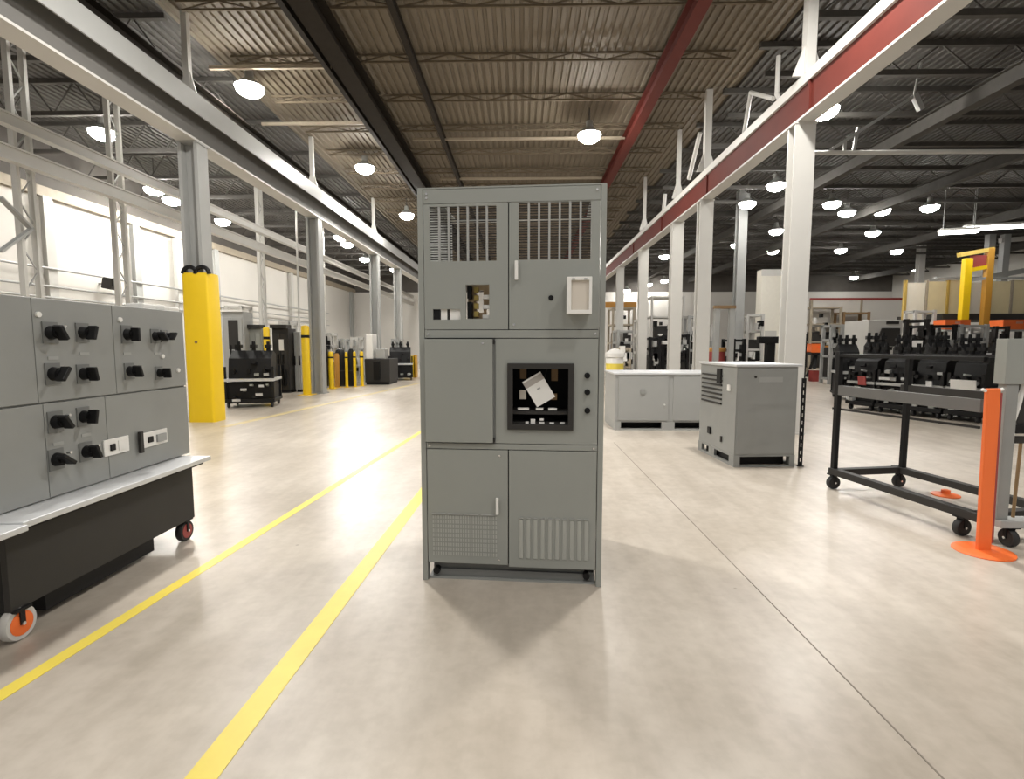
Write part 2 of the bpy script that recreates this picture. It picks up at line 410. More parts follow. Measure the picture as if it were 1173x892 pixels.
def purlin(x, w, z0, z1, m, lab, y0=YN+.2, y1=YF-.2):
    r = thing('roof_beam', lab, 'beam', (x, y0, 0))
    MB().box(-.012, .012, 0, y1-y0, z0+.016, z1-.016).build('web', m, r)
    for z in (z0, z1-.015): MB().box(-w/2, w/2, 0, y1-y0, z, z+.015).build('flange', m, r)
purlin(at_z(357, 5, 6.7).x, .34, 6.44, 6.832, DARKST, 'heavy dark roof beam running toward the back over the left aisle')
purlin(at_z(324, 5, 6.7).x, .10, 6.66, 6.832, DARKST, 'thin dark roof beam beside the heavy dark one')
purlin(at_z(448, 5, 6.7).x, .10, 6.66, 6.832, DARKST, 'thin dark roof beam ending above the tall cabinet top')
purlin(at_z(802, 5, 6.6).x, .22, 6.50, 6.832, RED, 'red roof beam running toward the back above the tall cabinet')
purlin(XL-.45, .3, 6.0, 6.24, DARKST, 'dark roof beam just above the pale left runway beam')
for x, lab in ((8.9, 'grey roof beam nearest past the red runway beam'), (12.6, 'grey roof beam second past the red runway beam'), (18.3, 'grey roof beam third past the red runway beam'), (24.6, 'grey roof beam farthest out in the side bay')):
    purlin(x, .2, 6.06, 6.383, MIDST, lab)
p = at_y(925, 175, 11); q = at_y(1200, 175, 11)
tag(MB().cyl((p.x, 11, p.z), (q.x + 6, 11, p.z), .045, n=10).build('sprinkler_pipe', STEELW), 'straight pale pipe crossing the side bay below the joists', 'pipe')
r = thing('swing_strut', 'grey diagonal strut hanging above the pale pipe in the side bay', 'brace', (0, 0, 0))
Q = lambda px, py: Vector(at_y(px, py, 11))
MB().bar(Q(945, 176), Q(1047, 110), .06).build('strut', STEELG, r)
MB().bar(Q(1047, 108), Q(1055, 126), .10).build('end_fitting', STEELG, r)
MB().bar(Q(983, 146), Q(977, 176), .05).build('post', STEELG, r)
MB().bar(Q(968, 160), Q(967, 176), .05).build('post', STEELG, r)
MB().bar(Q(1047, 108), (Q(1047, 108).x + .1, 11, CEIL), .03).build('hanger_rod', STEELG, r)

# ------------------------------------------------------------------ lamps
def lamp(name, label, group, loc, glow, R=.27):
    r = thing(name, label, 'ceiling lamp', loc, 0, group)
    MB().lathe([(.05, .36), (.08, .35), (.09, .20), (R*.6, .15), (R*1.0, .065), (R*1.06, .03), (R*1.01, .034)]).build('reflector', STEELG, r, smooth=True)
    MB().lathe([(.02, -.15), (R*.45, -.135), (R*.78, -.09), (R*.93, -.045), (R*1.0, .02), (R*.99, .045), (R*.9, .05)], 20).build('lens', glow, r, smooth=True, label='glowing white lens')
    MB().cyl((0, 0, .35), (0, 0, CEIL - loc[2]), .018, n=8).build('stem', MIDST, r)
    return r
L0 = None
mains = [((675, 156), 6.35, 'bright ceiling lamp above the tall cabinet beside the red roof beam'), ((286, 102), 6.55, 'bright ceiling lamp over the left runway beam near the white roof post'),
         ((418, 193), 6.5, 'smaller ceiling lamp between the heavy dark beam and the left runway'), ((466, 247), 6.2, 'ceiling lamp just beside the tall cabinet upper left corner')]
for (px, py), z, lab in mains:
    p = at_z(px, py, z)
    L0 = lamp('high_bay_lamp', lab, None, (p.x, p.y, z), LAMP) if L0 is None else dup(L0, (p.x, p.y, z), None, lab)
    if z > 6.4: pass
GR = ('round ceiling lamp glowing among the dark joists of the side bay', 'lamps in the dim side bay')
p = at_z(944, 128, 6.2)
lamp('high_bay_lamp', 'ceiling lamp half hidden behind the red beam beside the thick white column', None, (p.x, p.y, 6.2), LAMP)
R0 = None
for px, py in ((953, 234), (970, 244), (1010, 242), (1065, 238), (1000, 267), (963, 287), (1027, 288), (1050, 308), (978, 318),
               (889, 213), (856, 234), (889, 265), (885, 288), (844, 281), (805, 212), (761, 294), (761, 322), (743, 326), (718, 333)):
    z = 6.15 if py > 150 else 6.2
    p = at_z(px, py, z)
    if p.y > YF - 1: z = EYE.z + (z-EYE.z)*(YF-1)/p.y*1.0; p = at_y(px, py, YF - 1); z = p.z
    if p.x < XR + .3: continue
    fr = ((p.y - 5) / 1.75) % 1                      # lamps hang between the joists
    if min(fr, 1-fr) < .22: p = at_y(px, py, p.y + (.22 - fr if fr < .5 else -(fr - .78)) * 1.75)
    R0 = lamp('high_bay_lamp', GR[0], GR[1], (p.x, p.y, p.z), LAMPR) if R0 is None else dup(R0, (p.x, p.y, p.z))
GL = ('round ceiling lamp glowing in the left wall bay beyond the guarded column', 'lamps in the left wall bay')
for k, (px, py) in enumerate(((118, 153), (177, 218), (197, 230), (255, 254), (390, 272), (398, 280), (418, 297), (452, 309))):  # the last two lamps are added to brighten the far wall
    z = 6.05
    p = at_z(px, py, z)
    if k == 0: W0 = lamp('high_bay_lamp', 'large bright ceiling lamp above the two rails of the left wall bay', None, (p.x, p.y, z), LAMP, .27)
    else: dup(W0, (p.x, p.y, z), None, GL[0], GL[1])
# strip lights near the side wall
for i, (px, py, w, lab) in enumerate(((1098, 266, 1.2, 'white strip lamp in the side bay, smaller of the two'), (1154, 260, 2.6, 'long white strip lamp above the yellow frame'))):
    p = at_y(px, py, 19.5)
    r = thing('strip_lamp', lab, 'ceiling lamp', tuple(p), -.25)
    MB().box(-w/2, w/2, -.14, .14, .06, .14).build('housing', STEELW, r)
    MB().box(-w/2+.03, w/2-.03, -.12, .12, -.04, .06).build('diffuser', TUBE, r)
    for s in (-1, 1): MB().cyl((s*w*.4, 0, .14), (s*w*.4, 0, CEIL-p.z), .012, n=6).build('hanger_rod', STEELG, r)
# added unseen lamps: fill the cabinet front and far wall, shape the cabinet's shadow
def area(x, y, z, power, size=.55):
    l = bpy.data.lights.new('unseen lamp', 'AREA'); l.shape = 'DISK'; l.size = size; l.energy = power; l.color = (1, .965, .91)
    o = bpy.data.objects.new('unseen_lamp', l); COL.objects.link(o); o.location = (x, y, z)
for x, y, e in ((2.8, 6.1, 225), (-2.8, 6.1, 225), (2.4, .2, 80), (-2.8, -1.0, 90), (1.2, -4.0, 110), (-9.5, 4.5, 80), (-8.8, -1.5, 130), (8.2, 1.0, 90), (6.5, -2.5, 100), (0, 26, 200), (1.2, 33, 220), (-1, 33, 220)):
    area(x, y, 6.4, e)
wd = bpy.data.worlds.new('hall ambience'); sc.world = wd; wd.use_nodes = True
bg = wd.node_tree.nodes['Background']; bg.inputs['Color'].default_value = (1, .98, .95, 1); bg.inputs['Strength'].default_value = 0.24

# ================================================================== TALL CABINET
pl, pr = at_z(484.5, 664), at_z(688.5, 672.5)
cab_rz = math.atan2(pr.y - pl.y, pr.x - pl.x)
cab_o = (pl + pr) / 2
CW = (pr - pl).length
ux = Vector((math.cos(cab_rz), math.sin(cab_rz), 0)); un = Vector((math.sin(cab_rz), -math.cos(cab_rz), 0))
def cb(px, py):
    dd = ray(px, py); t = (cab_o - EYE).dot(un) / dd.dot(un); p = EYE + dd * t
    return (p - cab_o).dot(ux), p.z
# openings are measured against the outline at their own height so the sheet edges stay square
def edge_px(py):
    t = (py - 213) / (668 - 213)
    return 472 + (484.5-472)*t, 696.8 + (688.5-696.8)*t
def cu(px, py):
    a_, b2 = edge_px(py); return -CW/2 + CW*(px-a_)/(b2-a_)
def cz(px, py): return cb(px, py)[1]
CH = (cz(472, 217) + cz(697, 209)) / 2
CD = .80
c = thing('switchgear_cabinet', 'tall grey switchgear cabinet standing alone on the open floor', 'cabinet', (cab_o.x, cab_o.y, 0), cab_rz)
PW = .03
for s in (-1, 1):
    for y0 in (0, CD-.05):
        x0 = s*CW/2; MB().box(x0, x0 - s*PW, y0, y0+.05, 0, CH).build('corner_post', GREY, c, .002)
    MB().box(s*(CW/2-.002), s*(CW/2-.006), .05, CD-.05, .08, CH-.01).build('side_panel', GREY, c)
MB().holed(-CW/2+.003, CW/2-.003, .003, CD-.003, CH-.004, CH+.004, [[-CW/2+.07, CW/2-.07, .07, CD-.06]], fn=lambda x, y, z: (x, z, y)).build('roof_panel', GREY, c)
X0, X1 = -CW/2+PW+.002, CW/2-PW-.002
zh = cz(585, 231)                    # bottom of the header
z1a, z1b = cz(585, 378), cz(585, 387)
z2a, z2b = cz(585, 508.5), cz(585, 515)
zb = cz(585, 648)
hd = MB().box(X0, X1, .004, .03, zh, CH-.006).build('header_panel', GREY, c, .002)
def screws(pts, parent, y=.0):
    for u, z in pts: MB().cyl((u, y+.004, z), (u, y-.004, z), .008, .006, 10).build('screw', CHROME, parent)
screws([(X0+.02, CH-.03), (X0+.02, zh+.03), (X1-.02, CH-.03)], hd)
for za, zc in ((z1b, z1a), (z2b, z2a)):
    MB().box(X0, X1, .041, .046, za-.02, zc+.02).build('rail_backing', CHAR, c)
    rl_ = MB().box(X0, X1, .002, .04, za, zc).build('cross_rail', GREY, c, .002)
    screws([(X0+.02, (za+zc)/2), (X1-.02, (za+zc)/2)], rl_)
# dark gap backing strips behind the door seams

MB().box(X0, X1, .05, CD-.05, z1b+.005, z1b+.012).build('divider_shelf', GREY, c)
MB().box(X0, X1, .05, CD-.05, z2b+.005, z2b+.012).build('divider_shelf', GREY, c)
um = cu(582.5, 300); ulm = cu(583.5, 580)
each('centre_mullion', CHAR, c, [(um-.014, um+.014, .03, .045, z1a, zh), (ulm-.014, ulm+.014, .03, .045, zb, z2b)])
MB().box(X0, X1, CD-.03, CD-.025, .08, z1b).build('back_panel', GREYD, c)
def louvre(px0, py0, px1, py1):
    return [cu(px0, (py0+py1)/2), cu(px1, (py0+py1)/2), cz((px0+px1)/2, py1), cz((px0+px1)/2, py0)]
def upper_door(side):
    x0, x1 = (X0+.002, um-.003) if side < 0 else (um+.003, X1-.002)
    holes = []
    if side < 0:
        g = louvre(488, 236, 568, 299); holes += [[cu(532, 345), cu(560, 345), cz(546, 365), cz(546, 326)], [cu(493, 360), cu(526, 360), cz(510, 366), cz(510, 354)]]
    else: g = louvre(594, 231, 678, 297)
    dr = MB().holed(x0, x1, z1a+.004, zh-.004, .0, .02, [g] + holes).build('upper_door', GREY, c)
    n = 7; b = MB(); wslot = (g[1]-g[0])/n
    for i in range(1, n):
        xx = g[0]+wslot*i; b.box(xx-.006, xx+.006, .002, .014, g[2], g[3])
    b.build('grille_bars', GREYL, dr)
    b = MB()                             # expanded-metal screen behind the bars
    nz = 22
    for i in range(nz+1):
        zz = g[2]+(g[3]-g[2])*i/nz; b.bar((g[0], .018, zz), (g[1], .018, zz), .0055)
    b.build('insect_screen', CHAR, dr)
    return dr, g, holes
dl, gl, hl = upper_door(-1)
dr_, gr, _ = upper_door(1)
u = cu(592, 310); MB().box(u-.009, u+.009, -.028, -.012, cz(592, 321), cz(592, 299)).box(u-.006, u+.006, -.012, .002, cz(592, 303), cz(592, 300)).box(u-.006, u+.006, -.012, .002, cz(592, 320), cz(592, 317)).build('door_handle', WHITE, dr_, .003, label='white upright door handle')
u, z = cu(632, 341), cz(632, 341); MB().cyl((u, .002, z), (u, -.004, z), .014, n=16).build('plug_hole', BLACK, dr_)
screws([(um+.03, z1a+.03)], dr_)
# control box on the upper door
x0, x1, z0, z1 = cu(651, 340), cu(677, 340), cz(664, 360), cz(664, 320)
bx = MB().holed(x0, x1, z0, z1, -.075, .0, []).build('control_box', WHITE, dr_, .004, label='white plastic control box')
MB().holed(x0-.006, x1+.004, z0-.003, z1+.003, -.10, -.076, [[x0+.018, x1-.012, z0+.018, z1-.016]]).build('box_lid', WHITE, bx, .003)
MB().box(x0+.018, x1-.012, -.085, -.078, z0+.018, z1-.016).build('lid_window', BEIGE, bx)
each('latch', GREYL, bx, [(uu-.008, uu+.008, -.102, -.099, z1-.014, z1-.006) for uu in (x0+.03, x1-.03)])
# things visible in the two cut-outs of the upper door
h = hl[0]; b = MB()
fr = MB().holed(h[0]-.004, h[1]+.05, h[2]-.05, h[3]+.03, .10, .13, [[h[0]+.045, h[0]+.085, h[2]+.04, h[3]-.02], [h[0]+.10, h[1]+.02, h[2]+.02, h[2]+.07]]).build('terminal_bracket', COPPER, c)
each('terminal_block', mat('olive terminal', (.34, .25, .06), .5), fr, [(h[0]+.035, h[0]+.06, .07, .10, h[2]+.015+i*.045, h[2]+.045+i*.045) for i in range(4)])
each('terminal_cover', PAPER, fr, [(h[0]+.085, h[1]-.005, .06, .10, h[2]+.004+i*.055, h[2]+.026+i*.055) for i in range(3)])
each('relay_body', BLACK, fr, [(h[0], h[0]+.025, .05, .10, h[2], h[3]-.09), (h[0], h[0]+.022, .05, .10, h[3]-.07, h[3])])
h = hl[1]; w_ = h[1]-h[0]
pbk = MB().box(h[0], h[0]+w_*.24, .012, .05, h[2], h[3]).build('relay_body', BLACK, c)
each('meter_face', WHITE, pbk, [(h[0]+w_*.27, h[0]+w_*.5, .014, .05, h[2], h[3]), (h[0]+w_*.60, h[1], .014, .05, h[2], h[3])])
MB().box(h[0]+w_*.5, h[0]+w_*.6, .014, .05, h[2], h[3]).build('spacer', CHAR, pbk)
# middle compartment
umd = cu(566, 448)
md = MB().box(X0+.002, umd-.004, -.022, .0, z2a+.008, z1b-.006).build('middle_door', GREY, c, .002)
each('hinge', CHAR, md, [(umd-.012, umd+.004, -.010, .012, z1b-.035, z1b-.006), (umd-.012, umd+.004, -.010, .012, z2a+.008, z2a+.035)])
screws([(cu(553, 392), cz(553, 393))], md, -.022)
wx0, wx1, wz0, wz1 = cu(582, 454), cu(658, 454), cz(620, 492), cz(620, 416)
ip = MB().holed(umd+.010, X1-.002, z2a+.004, z1b-.004, .0, .016, [[wx0+.01, wx1-.01, wz0+.01, wz1-.01]]).build('instrument_panel', GREY, c)
MB().box(umd-.004, umd+.009, .008, .016, z2a+.004, z1b-.004).build('hinge_strip', GREYD, ip)
t = .030
MB().holed(wx0, wx1, wz0, wz1, -.018, .0, [[wx0+t, wx1-t, wz0+t, wz1-t]]).build('window_bezel', CHAR, ip, .002, label='black square window frame')
b = MB()
for py in (430, 449, 470):
    u, z = cu(673.5, py), cz(673.5, py); b = MB()
    b.cyl((u, 0, z), (u, -.012, z), .016, n=16).cyl((u, -.012, z), (u, -.022, z), .011, n=16)
    b.build('push_button', BLACK, ip, smooth=True)
# dark interior of the breaker bay seen through the window
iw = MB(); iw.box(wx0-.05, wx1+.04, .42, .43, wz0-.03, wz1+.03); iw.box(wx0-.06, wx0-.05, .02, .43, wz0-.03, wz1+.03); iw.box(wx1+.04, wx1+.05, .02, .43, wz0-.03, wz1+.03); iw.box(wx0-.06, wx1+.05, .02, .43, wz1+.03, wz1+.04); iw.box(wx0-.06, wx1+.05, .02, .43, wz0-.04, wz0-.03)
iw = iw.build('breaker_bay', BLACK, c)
ww, wh = wx1-wx0, wz1-wz0
def inner(name, m, *bs):
    for (a0, a1, c0, c1, y0, y1) in bs: MB().box(wx0+ww*a0, wx0+ww*a1, y0, y1, wz0+wh*c0, wz0+wh*c1).build(name, m, iw)
inner('bus_insulator', WOODB, (.17, .27, .75, .92, .10, .14), (.66, .76, .72, .94, .10, .14), (.66, .75, .43, .52, .08, .12))
inner('contact_block', BEIGE, (.17, .27, .44, .58, .07, .11))
inner('breaker_shelf', CHAR, (.05, .95, .22, .27, .03, .20), (.05, .95, .06, .10, .03, .12))
inner('nameplate_strip', WHITE, (.15, .32, .285, .315, .03, .06), (.43, .54, .285, .315, .03, .06), (.62, .75, .285, .315, .03, .06))
inner('terminal_tag', PAPER, (.27, .32, .08, .11, .02, .03), (.35, .42, .08, .15, .02, .03), (.48, .56, .08, .11, .02, .03), (.49, .55, .13, .16, .02, .03), (.64, .71, .08, .105, .02, .03), (.80, .87, .08, .11, .02, .03))
# paper card hanging tilted behind the window
cx_, cz_ = wx0+ww*.47, wz0+wh*.60
pc = c.matrix_basis if False else None
card = thing('paper_card', 'white paper card hanging tilted inside the black-framed cabinet window', 'card', tuple(Vector((cab_o.x, cab_o.y, 0)) + Matrix.Rotation(cab_rz, 3, 'Z') @ Vector((cx_, .035, cz_))), cab_rz)
MB().obox((0, 0, 0), (.118, .002, .165), (0, math.radians(-31), 0)).build('card', PAPER, card)
MB().obox((0, -.0015, .005), (.02, .001, .01), (0, math.radians(-31), 0)).build('printed_line', GREYL, card)
MB().obox((-.028, -.0012, .048), (.118, .001, .035), (0, math.radians(-31), 0)).build('printed_band', mat('greyish print', (.42, .39, .36), .8), card)
MB().cyl((.035, .003, .07), (.06, .02, wz1+.03-cz_), .0015, n=6).build('string', CHAR, card)
# lower doors with louvres
ul = cu(583.5, 580)
lo = MB().box(X0+.002, ul-.003, 0, .02, zb+.004, z2b-.004).build('lower_door', GREY, c, .002)
lr = MB().box(ul+.003, X1-.002, 0, .02, zb-.006, z2b-.004).build('lower_door', GREY, c, .002)
u = cu(571, 579); MB().box(u-.008, u+.008, -.026, -.012, cz(571, 588), cz(571, 569)).box(u-.005, u+.005, -.012, .0, cz(571, 573), cz(571, 570)).box(u-.005, u+.005, -.012, .0, cz(571, 587), cz(571, 584)).build('door_handle', WHITE, lo, .003, label='white upright door handle')
screws([(cu(573, 521), cz(573, 522)), (cu(573, 640), cz(573, 641))], lo)
g = louvre(495, 590, 571, 637); b = MB()
for i in range(26):
    for j in range(9):
        xx = g[0]+(g[1]-g[0])*(i+.5)/26; zz = g[2]+(g[3]-g[2])*(j+.5)/9
        b.box(xx-.0035, xx+.0035, -.003, .0, zz-.009, zz+.009)
b.build('louvre_field', LOUV, lo)
b = MB(); 
for i in range(4): b.box(g[0]+(g[1]-g[0])*i/4, g[0]+(g[1]-g[0])*(i+.85)/4, -.008, 0, g[3]+.004, g[3]+.009)
b.build('louvre_hood', GREYL, lo)
g = louvre(595, 593, 677, 641); b = MB(); b2 = MB()
for i in range(10):
    xa = g[0]+(g[1]-g[0])*(i+.12)/10; xb = g[0]+(g[1]-g[0])*(i+.72)/10
    b.prism([(xa, 0), (xa+.003, -.005), (xb-.003, -.010), (xb, 0)], 'z', g[2]+.005, g[3]-.012)
    b2.box(xa, xb, -.009, 0, g[3]-.008, g[3]-.002)
b.build('louvre_slats', LOUV, lr); b2.build('louvre_hood', GREYL, lr)
# plinth
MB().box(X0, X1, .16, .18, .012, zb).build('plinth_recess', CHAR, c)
b = MB(); b.box(X0+.02, X1-.06, .045, .085, .012, .055); b.box(X0+.02, X1-.06, .06, .085, .055, .09); b.build('base_channel', mat('grey channel', (.17, .175, .17), .45), c, .002)
MB().box(X0, X1, .03, CD-.05, 0.0, .012).build('base_plate', GREYD, c)
for u in (X0+.045, X1-.05): MB().cyl((u, .02, .05), (u, .06, .05), .02, n=12).build('anchor_bolt', BLACK, c)

# ================================================================== CONTROL PANEL ON CART (near aisle)
XFACE, XLIP, XAPR = -2.42, -2.22, -2.33
YA, YB = at_x(-14, 470, XFACE).y, at_x(213, 440, XFACE).y
ztop = at_x(211, 357, XFACE).z
zbot = .585
p_ = thing('control_panel', 'long grey control panel with black rotary switches lying on the dark cart', 'control panel', (XFACE, 0, 0))
MB().box(-.62, -.012, YA, YB, zbot, ztop).build('housing', GREYD, p_, .004)
def px_y(px): return at_x(px, 420, XFACE).y
ysm = [YA, px_y(40.5), px_y(131.5), YB]
zm = at_x(131, 452, XFACE).z
zseam = [zbot+.004, zm-.004, zm+.006, ztop-.004]
yl = [YA, px_y(45), px_y(117), YB]
for ys, z0, z1 in ((ysm, zseam[2], zseam[3]), (yl, zseam[0], zseam[1])):
    for y0, y1 in zip(ys, ys[1:]):
        MB().box(-.012, .003, y0+.002, y1-.002, z0, z1).build('panel_door', GREYD, p_, .0015)
def switch(px, py, s=1.0, a=0.3):
    q = at_x(px, py, XFACE); y, z = q.y, q.z
    pt = MB().box(.003, .010, y-.045*s, y+.045*s, z-.058*s, z+.058*s).build('rotary_switch', mat_sw, p_)
    MB().cyl((.008, y, z), (.042, y, z), .038*s, .032*s, 18).cyl((.042, y, z), (.05, y, z), .022*s, n=14).build('switch_collar', BLACK, pt, smooth=True)
    MB().obox((.062, y, z), (.05, .022*s, .085*s), (a, 0, 0)).build('knob', BLACK, pt, .004)
    MB().cyl((.05, y+.022*s, z+.035*s), (.07, y+.022*s, z+.035*s), .008*s, n=10).build('indicator', CHROME, pt)
    MB().box(.003, .012, y+.055*s, y+.075*s, z-.012*s, z+.006*s).build('key_lock', BLACK, pt)
mat_sw = mat('switch plate', (.16, .165, .16), .5)
for i, (px, py, s) in enumerate(((56, 381, .95), (93, 381, .9), (59, 428, .95), (94, 428, .9), (144, 383, .95), (176, 385, .8), (187, 385, .7), (147, 425, .85), (181, 427, .75), (62, 483, .95), (94, 477, .9), (63, 526, .95), (97, 517, .9))):
    switch(px, py, s, [.5, -.3, -.6, .2, 0, .8, -.7, .3, .1, .6, -.2, .9, .4][i])
for (x0, y0, x1, y1), nm in (((117, 500, 146, 521), 0), ((160, 490, 190, 513), 1)):
    a, b_ = at_x(x0, (y0+y1)/2, XFACE), at_x(x1, (y0+y1)/2, XFACE)
    zc = (a.z+b_.z)/2; hh = .048
    tb = MB().box(.003, .012, a.y, b_.y, zc-hh, zc+hh).build('test_block', WHITE, p_, .002, label='white plate with a small black opening')
    MB().box(.012, .02, a.y+(b_.y-a.y)*.22, a.y+(b_.y-a.y)*.40, zc-.02, zc+.018).build('black_insert', BLACK, tb)
    if nm:
        MB().box(.012, .03, a.y-.03, a.y-.005, zc-.07, zc+.065).build('bracket', CHAR, tb)
        MB().box(.012, .024, a.y+(b_.y-a.y)*.55, a.y+(b_.y-a.y)*.9, zc-.03, zc+.02).build('cover', GREYL, tb)
    else: MB().box(.012, .016, a.y+(b_.y-a.y)*.55, a.y+(b_.y-a.y)*.9, zc-.03, zc+.03).build('cover', PAPER, tb)
b = MB()
for px, py in ((42, 360), (136, 366), (185, 408), (196, 386), (203, 424)):
    q = at_x(px, py, XFACE); MB().cyl((.003, q.y, q.z), (.014, q.y, q.z), .014, n=12).build('pilot_button', WHITE, p_)
b = MB()
for px, py in ((96, 405), (60, 410), (66, 508), (98, 498), (145, 405), (180, 405)):
    q = at_x(px, py, XFACE); MB().box(.003, .006, q.y-.03, q.y+.03, q.z-.008, q.z+.008).build('nameplate', GREYL, p_)
# things lying on top of the panel
q = at_x(175, 352, XFACE-.05)
wr = thing('plastic_wrap_bundle', 'crumpled pale wrapping lying on top of the grey control panel', 'wrapping', (XFACE-.12, q.y, ztop))
b = MB(); rr = random.Random(3)
for k in range(6): b.obox((rr.uniform(-.05, .03), rr.uniform(-.28, .28), .018), (.08, .16, .036), (0, 0, rr.uniform(-.6, .6)))
b.build('sheet', PAPER, wr, .008)
# cart
ct = thing('transfer_cart', 'dark steel cart on orange-hubbed wheels under the grey control panel', 'cart', (XAPR, 0, 0))
YC0, YC1 = at_x(8, 650, XAPR).y, at_x(222, 570, XAPR).y
MB().box(-.85, XLIP-XAPR, YC0-.02, at_x(240, 527, XLIP).y+.02, .553, .583).build('table_top', GALV, ct, .004, label='pale galvanised table top')
MB().box(-.85, XLIP-XAPR+.03, 1.75, YC0-.024, .548, .576).build('table_leaf', GALV, ct, .004, label='slightly lower pale table leaf')
MB().box(-.85, XLIP-XAPR-.03, YC0-.02, YC1, .535, .553).build('top_frame', BLACKM, ct)
MB().box(-.03, 0, YC0, YC1, .15, .535).build('apron', CHAR, ct, .003)
MB().box(-.80, -.77, YC0, YC1, .15, .535).build('apron', CHAR, ct, .003)
for y in (YC0, YC1-.03): MB().box(-.77, -.03, y+.004, y+.03, .15, .535).build('end_panel', BLACKM, ct)
MB().box(-.74, -.07, YC0+.24, YC1-.32, .035, .20).build('shade_block', BLACK, ct)  # added black box standing in for the shadow under the cart
def caster(parent, x, y, r, wm, hub, ztop_, rim=None, turn=0):
    f = MB(); f.box(x-.04, x+.04, y-.04, y+.04, ztop_-.012, ztop_)
    f.box(x-.032, x-.026, y-.012, y+.012, r*.95, ztop_-.011); f.box(x+.026, x+.032, y-.012, y+.012, r*.95, ztop_-.011)
    f = f.build('caster', BLACKM, parent)
    M = Matrix.Translation((x, y, r)) @ Matrix.Rotation(PI/2, 4, 'Y')
    MB().lathe([(r*.72, -.022), (r*.93, -.022), (r, -.014), (r, .014), (r*.93, .022), (r*.72, .022)], 24, M).build('tyre', rim or wm, f, smooth=True)
    MB().lathe([(r*.2, -.026), (r*.70, -.024), (r*.70, .024), (r*.2, .026)], 20, M).build('hub', hub, f, smooth=True)
    MB().cyl((x-.036, y, r), (x+.036, y, r), .009, n=8).build('axle', CHROME, f)
    return f
GREYR = mat('pale grey rubber', (.55, .54, .52), .6)
wq = at_x(22, 712, XAPR-.01).y
caster(ct, -.02, wq, .080, GREYR, ORANGE, .155, GREYR)
caster(ct, -.04, YC1-.06, .072, RUBBER, REDB, .155)
caster(ct, -.72, wq, .080, RUBBER, ORANGE, .155)
caster(ct, -.72, YC1-.06, .072, RUBBER, REDB, .155)

# ================================================================== YELLOW COLUMN GUARD
gp = at_z(241, 487)
gd = thing('column_guard', 'tall yellow plastic guard wrapped around the grey column', 'column guard', (XL+.06, ly[0]-.05, 0))
gw, gh = .235, .19
pts = []
for cx2, cy2, a0 in ((gw-.04, gh-.04, 0), (-gw+.04, gh-.04, 90), (-gw+.04, -gh+.04, 180), (gw-.04, -gh+.04, 270)):
    for k in range(5):
        t_ = math.radians(a0+k*22.5); pts.append((cx2+.04*math.cos(t_), cy2+.04*math.sin(t_)))
b = MB(); n = len(pts)
rings = []
for z, s in ((0, 1), (1.25, 1.0), (2.58, .97), (2.62, .93)):
    rings.append([b.b.verts.new((x*s, y*s, z)) for x, y in pts])
inner_ = [[b.b.verts.new((x*.95, y*.95, z)) for x, y in pts] for z in (2.62, 0)]
allr = rings + inner_ + [rings[0]]
for p0, p1 in zip(allr, allr[1:]):
    for i in range(n): b.b.faces.new((p0[i], p0[(i+1) % n], p1[(i+1) % n], p1[i]))
b.build('shell', YELLOW, gd, smooth=True)
for x in (-.09, .13):
    b = MB(); M = Matrix.Translation((x, -.20, 2.62))
    k = 12
    for i in range(k):
        t0, t1 = PI*i/k, PI*(i+1)/k
        b.cyl((x+.12*math.cos(t0), -gh+.03, 2.60+.12*math.sin(t0)), (x+.12*math.cos(t1), -gh+.03, 2.60+.12*math.sin(t1)), .035, n=10)
    b.build('strap_loop', BLACK, gd, smooth=True, label='black strap loop')
MB().cyl((-.02, -gh*.99, 1.42), (-.02, -gh*.99-.012, 1.42), .025, n=10).build('fastener', WOODB, gd)

# ================================================================== WALL MACHINES (left bay)
def post(px, py, hpx, w, lab, cat='bollard', name='safety_bollard', cap=True):
    q = at_z(px, py); h = (hpx)/F*q.y
    r = thing(name, lab, cat, (q.x, q.y, 0))
    MB().lathe([(w/2, .012), (w/2, h-.05), (w*.42, h-.015), (w*.15, h)], 16).build('post', YELLOW, r, smooth=True)
    MB().box(-w*.9, w*.9, -w*.9, w*.9, 0, .012).build('base_plate', YELLOW, r)
    MB().lathe([(w/2+.003, h*.82), (w/2+.003, h*.86)], 16).build('band', BLACK if cap else WHITE, r)
    return r
for px, py, hp, w, lab in ((308, 452, 78, 0.163, 'tall thin yellow bollard beside the black parts cart'), (352, 452, 80, 0.213, 'tall yellow bollard in front of the second grey column'),
                           (380, 445, 43, 0.163, 'yellow bollard short, first before the black rounded machines'), (397.5, 443.5, 41, .09, 'slim yellow bollard between the two black rounded machines'),
                           (407, 443, 41, .09, 'slim yellow bollard after the two black rounded machines'), (415, 442, 40, .11, 'yellow bollard against the dark low machine')):
    post(px, py, hp, w, lab)
q = at_z(384, 444)
r = thing('safety_bollard', 'orange-brown bollard beside the first short yellow bollard', 'bollard', (q.x, q.y+.2, 0))
MB().lathe([(.08, .01), (.08, 1.05), (.05, 1.1)], 14).build('post', mat('ochre paint', (.45, .22, .03), .5), r, smooth=True)
MB().box(-.13, .13, -.13, .13, 0, .012).build('base_plate', YELLOW, r)
# corner guard on the fourth column
r = thing('corner_guard', 'yellow steel corner guard at the foot of the far left column', 'guard', (-4.75, 21.6, 0))
MB().box(-.25, .25, -.05, .05, .01, .92).build('guard_plate', YELLOW, r, .01)
for s in (-1, 1): MB().box(s*.24-.05, s*.24+.05, -.05, .35, 0, .95).build('guard_post', mat('amber paint', (.62, .33, .02), .5), r, .01)

